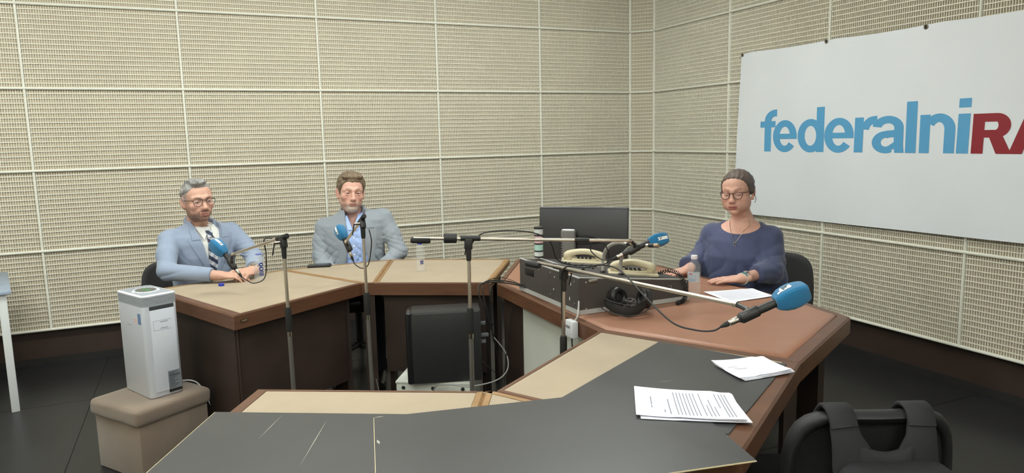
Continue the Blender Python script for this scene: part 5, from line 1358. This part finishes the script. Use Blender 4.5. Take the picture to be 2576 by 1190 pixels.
def shirt(parent, W, sh, lean, m_s, hx=.105, spots=(), amp=.002, open_v=None):
    v = Vol(axis(-.17,.17,[],.006,.006), axis(-.24,.20,[],.006,.006), axis(.60,1.12,[],.006,.006)); dz = sh-1.0
    secs = [(.62,.84,.124),(.74,.9,.130),(.84+dz,.9,.130),(.92+dz,.85,.117),(.965+dz,.7,.098),(1.0+dz,.5,.082),(1.02+dz,.36,.07)]
    v.loftz([(z, 0, lean*max(0,(z-.55)/.5)+.01, min(W*a,.16), b) for z, a, b in secs], .02)
    if spots: wrinkles(v, spots, amp)
    # neck band
    for k in range(24):
        a0, a1 = [2*math.pi*q/24 for q in (k, k+1)]
        def pt(a): return (.067*math.sin(a), .028+lean-.067*math.cos(a), sh+.012+.022*(-math.cos(a)*.5+.5))
        v.cap(pt(a0), pt(a1), .011, .011, .004, flat=None)
    if open_v is not None:
        zb, wt = open_v
        v.op(lambda x, y, z: np.maximum(np.maximum(np.abs(x)-(z-zb)*wt, y-(lean+.0)), zb-z), (-.1,-.3,zb), (.1,.05,1.12), .004, 's')
    v.cap((0,.035+lean,sh-.06), (0,.01+lean,sh+.2), .058, .062, .006, 's')
    o, P, F = vol_obj('shirt', v, m_s, parent, 2); return o, bvh_of(P, F)
# ---- the man in the light blue suit
ps = thing('person', (*O1, 0), 'man in light blue suit and striped tie with glasses, hands folded on the desk', 'person', rz=T1)
S1 = 1.06; R1 = rotm(math.radians(-3), math.radians(1), math.radians(-2)); H1 = np.array((-.030,-.088,1.207)); FR1 = (R1, H1)
wr, wl = (-.075,-.430,.792), (.115,-.445,.797)
er, el = (-.285,-.205,.822), (.232,-.225,.84)
v = fine_grid(H1, S1, [((.02,-.47,.785),(.125,.10,.045))], (-.40,-.60,.05), (.40,.20,1.36))
core(v, H1, R1, S1, 1.01, .20, [([(-.19,-.03,.945),er,wr],[.045,.036,.027]), ([(.19,-.03,.955),el,wl],[.045,.036,.027])])
add_head(v, FR1, S1, {'jaw':.93,'brow':.009,'full':.98})
o1 = {'skin':'#c99e8b','red':'#c28778','beard':'#5f463a','beard_a':.92,'brow_z':.018,'lip_c':'#b4746a','lip_a':.6,'lash':.0012,'brow_c':'#5d4a40','stub':'#8d8784'}
add_hand(v, wr, (.80,-.58,-.06), (.25,-.35,.9), -1, (.25,.30,.35,.4), .04, 1.0, .10, .3)
add_hand(v, wl, (-.86,-.40,-.02), (-.25,-.45,.85), 1, (.62,.62,.60,.60), .06, 1.0, .30, .2)
vol_obj('body', v, m_skin, ps, 1, skin_color(FR1, S1, o1)); add_eyes(ps, FR1, S1, '#4b3a30', (.0,-.02))
hv = Vol(axis(H1[0]-.11,H1[0]+.11,[],.003,.003), axis(H1[1]-.13,H1[1]+.15,[],.003,.003), axis(H1[2]-.1,H1[2]+.16,[],.003,.003))
add_hair(hv, FR1, S1, {'recess':.012}, [(-.11,.083),(-.075,.080),(-.058,.066),(-.04,.052),(-.02,.046),(0,.042),(.03,.040),(.06,.02),(.09,-.02),(.13,-.03)], .006, [((0,-.045,.108),(.040,.040,.014)),((-.018,-.055,.104),(.03,.028,.012)),((.0,.02,.112),(.05,.05,.012))])
hv.displace(lambda x, y, z: .0009*np.sin((x-H1[0])*420+6*np.sin(y*30)+z*60))
vol_obj('hair', hv, hair_mat('hair_grey', '#a5a5a4', '#6c6a67'), ps, 1)
def aviator(q):
    P_ = [(q*.0105,.0085),(q*.030,.0125),(q*.058,.0115),(q*.0605,.004),(q*.056,-.013),(q*.046,-.0225),(q*.028,-.0225),(q*.016,-.011)]
    return [(p.x, p.z) for p in catmull([(a,0,b) for a, b in P_], 4, True)]
glasses(ps, FR1, S1, mat('frame_black', '#2b2422', .35), aviator, .0014, -.104, .004, .009, .0125)
mj1 = mat('suit_light_blue', '#8b98ae', .85, var=.05, vscale=40, bump=.12, bscale=900, sheen=.2)
ml1 = mat('suit_lapel_blue', '#8794aa', .85, bump=.12, bscale=900, sheen=.2)
cR, cL = np.array(wr)+(np.array(er)-wr)*.16, np.array(wl)+(np.array(el)-wl)*.20
sp1 = [(er,.09,(.5,.3,.8),70),(el,.10,(-.4,.3,.9),75),((-.2,-.03,.86),.09,(.8,.2,.6),60),((.2,-.03,.87),.09,(-.8,.2,.6),60),((0,-.12,.74),.12,(.3,0,1),45)]
jk, bv = suit(ps, .195, 1.028, -.05, [([(-.195,-.03,.980),(-.250,-.12,.90),er,tuple(cR-(np.array(er)-wr)*.05)],[.060,.056,.051,.041]), ([(.190,-.03,.985),(.222,-.125,.905),el,tuple(cL-(np.array(el)-wl)*.05)],[.060,.056,.051,.041])],
     [(.735,.004),(.80,.020),(1.0,.064),(1.03,.076),(1.1,.082)], .008, mj1, ml1, sp1, .745, .980, .072, amp=.0040, cuffs=[(cR, np.array(wr)-er), (cL, np.array(wl)-el)])
drape(bv, strip(np.linspace(.862,.874,3), [.105]*3, [.165]*3, 6), .0005, .003).build('breast_pocket', ml1, jk, local=True)
MB().lathe([(.009,0),(.009,.003)], (.008,-.192,.728), (0,-1,0), 14).build('button', mat('button_navy', '#4d5a74', .4), jk, local=True)
sh1, bs = shirt(ps, .195, 1.022, -.05, mat('shirt_white', '#dcdcd8', .8, bump=.05, bscale=600))
for q in (-1, 1):
    zs = np.linspace(.972,1.062,10); drape(bs, strip(zs, [q*(.014+.30*max(0,z-1.005)+.012*max(0,(1.005-z)/.02)) for z in zs], [q*(.042+.40*(z-.988)) for z in zs], 6), .009, .006).build('shirt_collar', mat('shirt_white', '#dcdcd8', .8), sh1, local=True, angle=40)
m_tie = mat('tie', '#c9ccd2', .6)
nt = m_tie.node_tree; N, L = nt.nodes, nt.links
tcn = N.new('ShaderNodeTexCoord'); mpn = N.new('ShaderNodeMapping'); mpn.inputs['Rotation'].default_value = (0, math.radians(-38), 0); L.new(tcn.outputs['Object'], mpn.inputs[0])
wv = N.new('ShaderNodeTexWave'); wv.bands_direction = 'Z'; wv.inputs['Scale'].default_value = 7.5; L.new(mpn.outputs[0], wv.inputs[0])
wx = N.new('ShaderNodeTexWave'); wx.bands_direction = 'X'; wx.inputs['Scale'].default_value = 9; L.new(mpn.outputs[0], wx.inputs[0])
r1 = N.new('ShaderNodeValToRGB'); r1.color_ramp.interpolation = 'CONSTANT'; r1.color_ramp.elements[0].color = (*lin('#3a4258'),1); r1.color_ramp.elements[1].color = (*lin('#c9ccd2'),1); r1.color_ramp.elements[1].position = .5
r2 = N.new('ShaderNodeValToRGB'); r2.color_ramp.interpolation = 'CONSTANT'; r2.color_ramp.elements[0].color = (.62,.62,.66,1); r2.color_ramp.elements[1].color = (1,1,1,1); r2.color_ramp.elements[1].position = .5
L.new(wv.outputs['Fac'], r1.inputs[0]); L.new(wx.outputs['Fac'], r2.inputs[0]); mx = N.new('ShaderNodeMix'); mx.data_type = 'RGBA'; mx.blend_type = 'MULTIPLY'; mx.inputs[0].default_value = 1
L.new(r1.outputs[0], mx.inputs[6]); L.new(r2.outputs[0], mx.inputs[7]); L.new(mx.outputs[2], N['Principled BSDF'].inputs['Base Color'])
zs = np.linspace(.70,.998,18); tie = drape(bs, strip(zs, [.006-np.interp(z,[.7,.97],[.036,.018]) for z in zs], [.006+np.interp(z,[.7,.97],[.036,.018]) for z in zs], 8), .006, .004).build('tie', m_tie, ps, local=True, angle=40)
zs = np.linspace(.985,1.024,8); drape(bs, strip(zs, [.003-np.interp(z,[.985,1.02],[.015,.022]) for z in zs], [.003+np.interp(z,[.985,1.02],[.015,.022]) for z in zs], 7), .010, .006).build('tie_knot', m_tie, tie, local=True, angle=40)
wd = np.array(wl)-el; wd = Vector(wd/np.linalg.norm(wd)); wc = Vector(wl)-wd*.018
wu = Vector((-.25,-.45,.85)); wu = (wu-wd*wu.dot(wd)).normalized(); wsd = wd.cross(wu)
wt_ = MB().tube([wc+wu*(.0275*math.cos(a))+wsd*(.0315*math.sin(a)) for a in np.linspace(0,2*math.pi,29)[:-1]], .006, 8, closed=True).build('wristwatch', m_chr, ps, local=True)
MB().lathe([(.017,0),(.019,.002),(.019,.008),(.016,.010)], wc+wu*.027, wu, 20).build('watch_face', mat('watch_dial', '#9a948c', .3, .5), wt_, local=True)
lower_body(ps, mat('suit_trousers', '#8090ac', .9))
# ---- the man in the grey jacket
ps = thing('person', (*O2, 0), 'man in grey jacket and open blue shirt with a grey goatee', 'person', rz=T2)
S2 = 1.06; R2 = rotm(math.radians(10), math.radians(2), math.radians(4)); H2 = np.array((-.002,-.065,1.203)); FR2 = (R2, H2)
er, el, wr, wl = (-.222,-.06,.775), (.300,-.085,.785), (-.09,-.20,.66), (.10,-.21,.655)
v = fine_grid(H2, S2, [], (-.42,-.56,.05), (.42,.20,1.36))
core(v, H2, R2, S2, 1.015, .22, [([(-.19,.0,.95),er,(-.20,-.14,.705),wr],[.045,.036,.03,.026]), ([(.20,.0,.98),el,(.22,-.15,.705),wl],[.045,.036,.03,.026])])
add_head(v, FR2, S2, {'jaw':1.02,'full':1.03,'chin2':True,'bags':True,'nose':1.05,'fold':.0036,'brow':.0098})
o2 = {'skin':'#cfa291','red':'#c58b80','goatee':'#c6beb8','lip_c':'#b57a70','lip_a':.6,'lash':.0012,'brow_c':'#7d6455','brow_a':.8}
add_hand(v, wr, (.6,-.75,-.2), (0,.0,1), -1, .3); add_hand(v, wl, (-.6,-.75,-.2), (0,.0,1), 1, .3)
vol_obj('body', v, m_skin, ps, 1, skin_color(FR2, S2, o2)); add_eyes(ps, FR2, S2, '#4a4038', (-.08,-.03))
hv = Vol(axis(H2[0]-.12,H2[0]+.12,[],.003,.003), axis(H2[1]-.14,H2[1]+.16,[],.003,.003), axis(H2[2]-.12,H2[2]+.17,[],.003,.003))
add_hair(hv, FR2, S2, {'full':1.05,'recess':.006}, [(-.11,.073),(-.08,.070),(-.062,.058),(-.05,.035),(-.035,.008),(-.02,-.012),(-.003,-.015),(.006,.01),(.03,.018),(.05,-.03),(.09,-.075),(.13,-.075)], .010, [((-.02,-.055,.100),(.05,.03,.016)),((.03,-.05,.102),(.035,.03,.014)),((0,.01,.112),(.06,.06,.016)),((-.062,.0,.06),(.022,.05,.04)),((.062,.0,.06),(.022,.05,.04))])
hv.displace(lambda x, y, z: .0022*np.sin((x-H2[0])*150+5*np.sin(y*45)+z*80)*np.sin(y*60+z*35+x*30))
vol_obj('hair', hv, hair_mat('hair_brown', '#84735f', '#5c4e3f'), ps, 1)
mj2 = mat('jacket_grey', '#8d949c', .88, var=.06, vscale=60, bump=.15, bscale=900, sheen=.2); ml2 = mat('lapel_grey', '#8a9199', .88, bump=.15, bscale=900, sheen=.2)
sp2 = [(er,.13,(.1,-.2,1),70),(el,.14,(.2,-.2,1),75),((-.24,-.03,.86),.10,(.5,.2,.8),65),((.26,-.03,.87),.10,(-.5,.2,.8),65),((.14,-.1,.78),.10,(.6,0,.8),50),((-.14,-.1,.76),.10,(-.6,0,.8),45)]
jk, bv = suit(ps, .215, 1.032, -.04, [([(-.190,.0,.965),(-.212,-.02,.87),er,(-.20,-.14,.715),wr],[.064,.060,.056,.050,.044]), ([(.205,.0,1.012),(.255,-.04,.90),el,(.22,-.15,.715),wl],[.064,.060,.056,.050,.044])],
     [(.50,.085),(.70,.078),(.80,.062),(.95,.058),(1.03,.062),(1.1,.07)], .018, mj2, ml2, sp2, .60, .968, .080, belly=.012, amp=.0028, tilt=.09)
drape(bv, strip(np.linspace(.845,.856,3), [.135]*3, [.20]*3, 6), .0005, .003).build('breast_pocket', ml2, jk, local=True)
ms2 = mat('shirt_blue', '#a5bdec', .75, var=.05, vscale=30, bump=.06, bscale=500)
sh2, bs = shirt(ps, .215, 1.028, -.04, ms2, spots=[((0,-.12,.80),.09,(.6,0,.8),90),((.03,-.12,.72),.08,(-.6,0,.8),95),((-.02,-.12,.90),.06,(.3,0,1),80)], amp=.0045, open_v=(.945,.32))
for q in (-1, 1):
    zs = np.linspace(.955,1.068,10); drape(bs, strip(zs, [q*max(.004+.33*(z-.955),.006) for z in zs], [q*(.030+.40*(z-.955)) for z in zs], 6), .005, .005).build('shirt_collar', ms2, sh2, local=True, angle=40)
zs = np.linspace(.64,.925,16); drape(bs, strip(zs, [-.013]*16, [.015]*16, 5), .001, .0018).build('placket', ms2, sh2, local=True, angle=40)
for z in (.90,.845,.785,.725,.665):
    h = bs.ray_cast(Vector((.001,-1,z)), Vector((0,1,0))); MB().lathe([(.0055,0),(.006,.001),(.0045,.0022)], (.001,h[0].y-.0028,z), (0,-1,0), 12).build('button', m_badge, sh2, local=True)
lower_body(ps, m_trs)
# ---- the woman in navy
ps = thing('person', (*O3, 0), 'woman in navy blouse and glasses, eyes lowered, both hands on the leather desk', 'person', rz=T3)
S3 = 1.02; R3 = rotm(math.radians(-3), math.radians(5), math.radians(-3)); H3 = np.array((-.015,-.045,1.216)); FR3 = (R3, H3)
wr, wl, er, el = (-.235,-.255,.789), (.092,-.345,.787), (-.218,-.04,.81), (.188,-.135,.80)
v = fine_grid(H3, S3, [((-.30,-.34,.775),(.09,.13,.04)),((.01,-.40,.775),(.13,.09,.04))], (-.42,-.60,.05), (.36,.20,1.34))
v.loftz([(.48,0,.02,.17,.12),(.62,0,.0,.16,.12),(.80,0,-.01,.165,.13),(.93,0,-.015,.165,.115),(.985,0,.0,.16,.085),(1.018,0,.015,.13,.068),(1.042,0,.022,.085,.06)], .02)
nk = R3 @ (np.array((0,.022,-.06))*S3)+H3
v.cap(nk, (0,.03,1.03), .048, .054, .03); v.cap((0,.03,1.04), (0,.02,.96), .054, .09, .04)
for q in (-1,1): v.chain([(q*.10,.0,.53),(q*.11,-.42,.50),(q*.115,-.38,.10)], [.075,.055,.035], .03); v.ell((q*.155,.01,.975),(.05,.05,.045),.04)
v.chain([(-.165,.0,.97),er,wr],[.045,.036,.0255],.02); v.chain([(.165,.0,.97),el,wl],[.045,.036,.0255],.02)
add_head(v, FR3, S3, {'jaw':.98,'full':1.02,'brow':.0055,'slit':(-.0066,.0002),'nose':.96,'lip':.56,'tip':.86,'gap':.0030,'ear':.84,'cheek':True,'fold':.0016})
o3 = {'skin':'#cda08e','red':'#d29a8a','lip_c':'#a8625c','lip_a':.85,'brow_c':'#6f5245','brow_a':.75,'lash':-.0066}
add_hand(v, wr, (-.55,-.83,-.06), (-.1,-.2,1), 1, (.10,.10,.12,.14), .07, .98, .05, .2)
add_hand(v, wl, (-.90,-.42,-.05), (-.1,-.15,1), 1, (.06,.06,.06,.08), .03, .98, .05, .1)
vol_obj('body', v, m_skin, ps, 1, skin_color(FR3, S3, o3)); add_eyes(ps, FR3, S3, '#4c4540', (-.05,-.5))
hv = Vol(axis(H3[0]-.12,H3[0]+.12,[],.003,.003), axis(H3[1]-.14,H3[1]+.20,[],.003,.003), axis(H3[2]-.13,H3[2]+.16,[],.003,.003))
add_hair(hv, FR3, S3, {'full':1.03}, [(-.11,.090),(-.085,.086),(-.070,.078),(-.055,.058),(-.042,.030),(-.030,.006),(-.018,-.006),(.0,-.010),(.02,-.016),(.035,-.03),(.06,-.05),(.13,-.06)], .008, [((0,.112,.0),(.044,.040,.042)),((0,.07,.045),(.068,.055,.045)),((.074,.014,.006),(.014,.032,.022)),((-.074,.014,.006),(.014,.032,.022))], k=.022)
hv.displace(lambda x, y, z: .0010*np.sin(np.arctan2(x-H3[0], z-H3[2]+.06)*38+7*np.sin((y)*9)))
hr, _, _ = vol_obj('hair', hv, hair_mat('hair_brown_grey', '#6d5f58', '#4c413c'), ps, 1)
def W3(x, y, z): return Vector(R3 @ (np.array((x,y,z))*S3)+H3)
for q, dx in ((1,0),(1,.003),(-1,0)):
    MB().tube(catmull([W3(q*.078,-.02,.02),W3(q*(.087+dx),.004,-.015),W3(q*(.091+dx),.016,-.045),W3(q*(.086-dx*2),.02,-.066)], 6), [.0010]*18+[.0005], 6).build('loose_strand', hair_mat('hair_brown_grey', '#6d5f58', '#4c413c'), hr, local=True)
    if dx == 0: MB().lathe([(.0025,-.001),(.003,.001),(.0015,.003)], W3(q*.0835,.004,-.043), (q,0,0), 10).build('earring', m_chr, ps, local=True)
def oval(q):
    P_ = [(q*.0095,.004),(q*.020,.0095),(q*.040,.0115),(q*.0565,.0090),(q*.0565,-.006),(q*.048,-.0205),(q*.031,-.0245),(q*.014,-.0155)]
    return [(p.x, p.z) for p in catmull([(a,0,b) for a, b in P_], 4, True)]
glasses(ps, FR3, S3, mat('frame_tortoise', '#4c2a23', .3), oval, .0020, -.103, .004, .007)
mbl = mat('blouse_navy', '#414868', .8, var=.06, vscale=20, bump=.05, bscale=500, sheen=.25)
h_ = .0065
bvv = Vol(axis(-.46,.40,[],h_,h_), axis(-.42,.26,[],h_,h_), axis(.52,1.10,[],h_,h_))
bvv.loftz([(.50,0,.02,.20,.15),(.62,0,.0,.195,.15),(.75,0,-.01,.20,.158),(.86,0,-.012,.205,.152),(.945,0,-.005,.196,.125),(.985,0,.004,.183,.100),(1.017,0,.015,.150,.080),(1.043,0,.022,.105,.070)], .02)
for (a, e_, w2) in (((-.165,.0,.972), er, (-.250,-.175,.805)), ((.165,.0,.972), el, (.150,-.245,.800))):
    bvv.ell(a, (.050,.058,.046), .04); bvv.chain([a, tuple((np.array(a)+e_)/2+np.array((0,.01,-.02))), e_, w2], [.052,.062,.064,.052], .03)
bvv.cap((-.185,0,.90), (-.20,-.02,.74), .04, .06, .04); bvv.cap((.18,0,.90), (.20,-.04,.74), .04, .065, .04)
wrinkles(bvv, [((-.2,-.03,.85),.11,(.9,.1,.25),55),((.19,-.05,.85),.11,(-.9,.1,.3),55),(el,.11,(.6,-.3,.6),60),(er,.11,(-.6,-.3,.6),60),((0,-.13,.78),.16,(1,0,.15),38)], .0042)
# boat neckline
bvv.op(lambda x, y, z: -(z-(.985+.045*np.minimum(np.abs(x)/.135,1.3)**2.2+.045*sstep(-.06,.06,y)+.0*x))*.8, (-.18,-.25,.93), (.18,.2,1.09), .005, 's')
for c, d in (((-.246,-.185,.803),(-.0,-.9,-.1)), ((.143,-.255,.80),(-.5,-.85,-.1))):
    c, d = np.array(c, float), np.array(d, float); d /= np.linalg.norm(d)
    bvv.op(lambda x, y, z, c=c, d=d: np.maximum(np.sqrt((x-c[0]-d[0]*.06)**2+(y-c[1]-d[1]*.06)**2+(z-c[2]-d[2]*.06)**2)-.09, -((x-c[0])*d[0]+(y-c[1])*d[1]+(z-c[2])*d[2])), c-.16, c+.16, .004, 's')
bl, BP, BF = vol_obj('blouse', bvv, mbl, ps, 2); bb = bvh_of(BP, BF)
# necklace, bracelets, watch
def chest(x, z, off=.003):
    h = bb.ray_cast(Vector((x,-1,z)), Vector((0,1,0))); y = h[0].y if h[0] is not None else -.1
    return Vector((x, y-off, z))
ly = [W3(-.050,.0,-.150)]+[Vector((-.052,-.048,1.03)), Vector((-.035,-.092,1.005)), chest(-.012,.960), chest(0,.945)]+[chest(.012,.960), Vector((.036,-.092,1.005)), Vector((.055,-.046,1.03)), W3(.052,.0,-.150)]
nk_ = MB().tube(catmull(ly, 6), .0013, 6).build('necklace', m_chr, ps, local=True)
pc0 = chest(0,.936,.004); MB().tube([pc0+Vector((.007*math.cos(a),0,.009*math.sin(a))) for a in np.linspace(0,2*math.pi,17)[:-1]], .0022, 6, closed=True).build('pendant', m_steel, nk_, local=True)
wd = Vector(np.array(wl)-el).normalized(); wu = Vector((0,0,1)); wu = (wu-wd*wu.dot(wd)).normalized(); wsd = wd.cross(wu)
def wring(off, ru, rs): return [Vector(wl)+wd*off+wu*(ru*math.cos(a)-.001)+wsd*(rs*math.sin(a)) for a in np.linspace(0,2*math.pi,23)[:-1]]
for off, cc_ in ((-.012,'#3f6f78'),(-.0215,'#4f8f98'),(-.003,'#c9c6bb')):
    b_ = MB()
    for p in wring(off, .0285, .0325): b_.lathe([(.001,-.0042),(.0036,-.0025),(.0044,0),(.0036,.0025),(.001,.0042)], p, (0,0,1), 8)
    b_.build('bracelet', mat('beads_'+cc_, cc_, .25), ps, local=True)
wt_ = MB().tube(wring(-.036, .0275, .0315), .004, 8, closed=True).build('wristwatch', m_chr, ps, local=True)
MB().lathe([(.012,0),(.014,.002),(.014,.006),(.011,.008)], Vector(wl)-wd*.036+wu*.0275, wu, 18).build('watch_face', mat('watch_dial', '#9a948c', .3, .5), wt_, local=True)
lower_body(ps, m_trs)
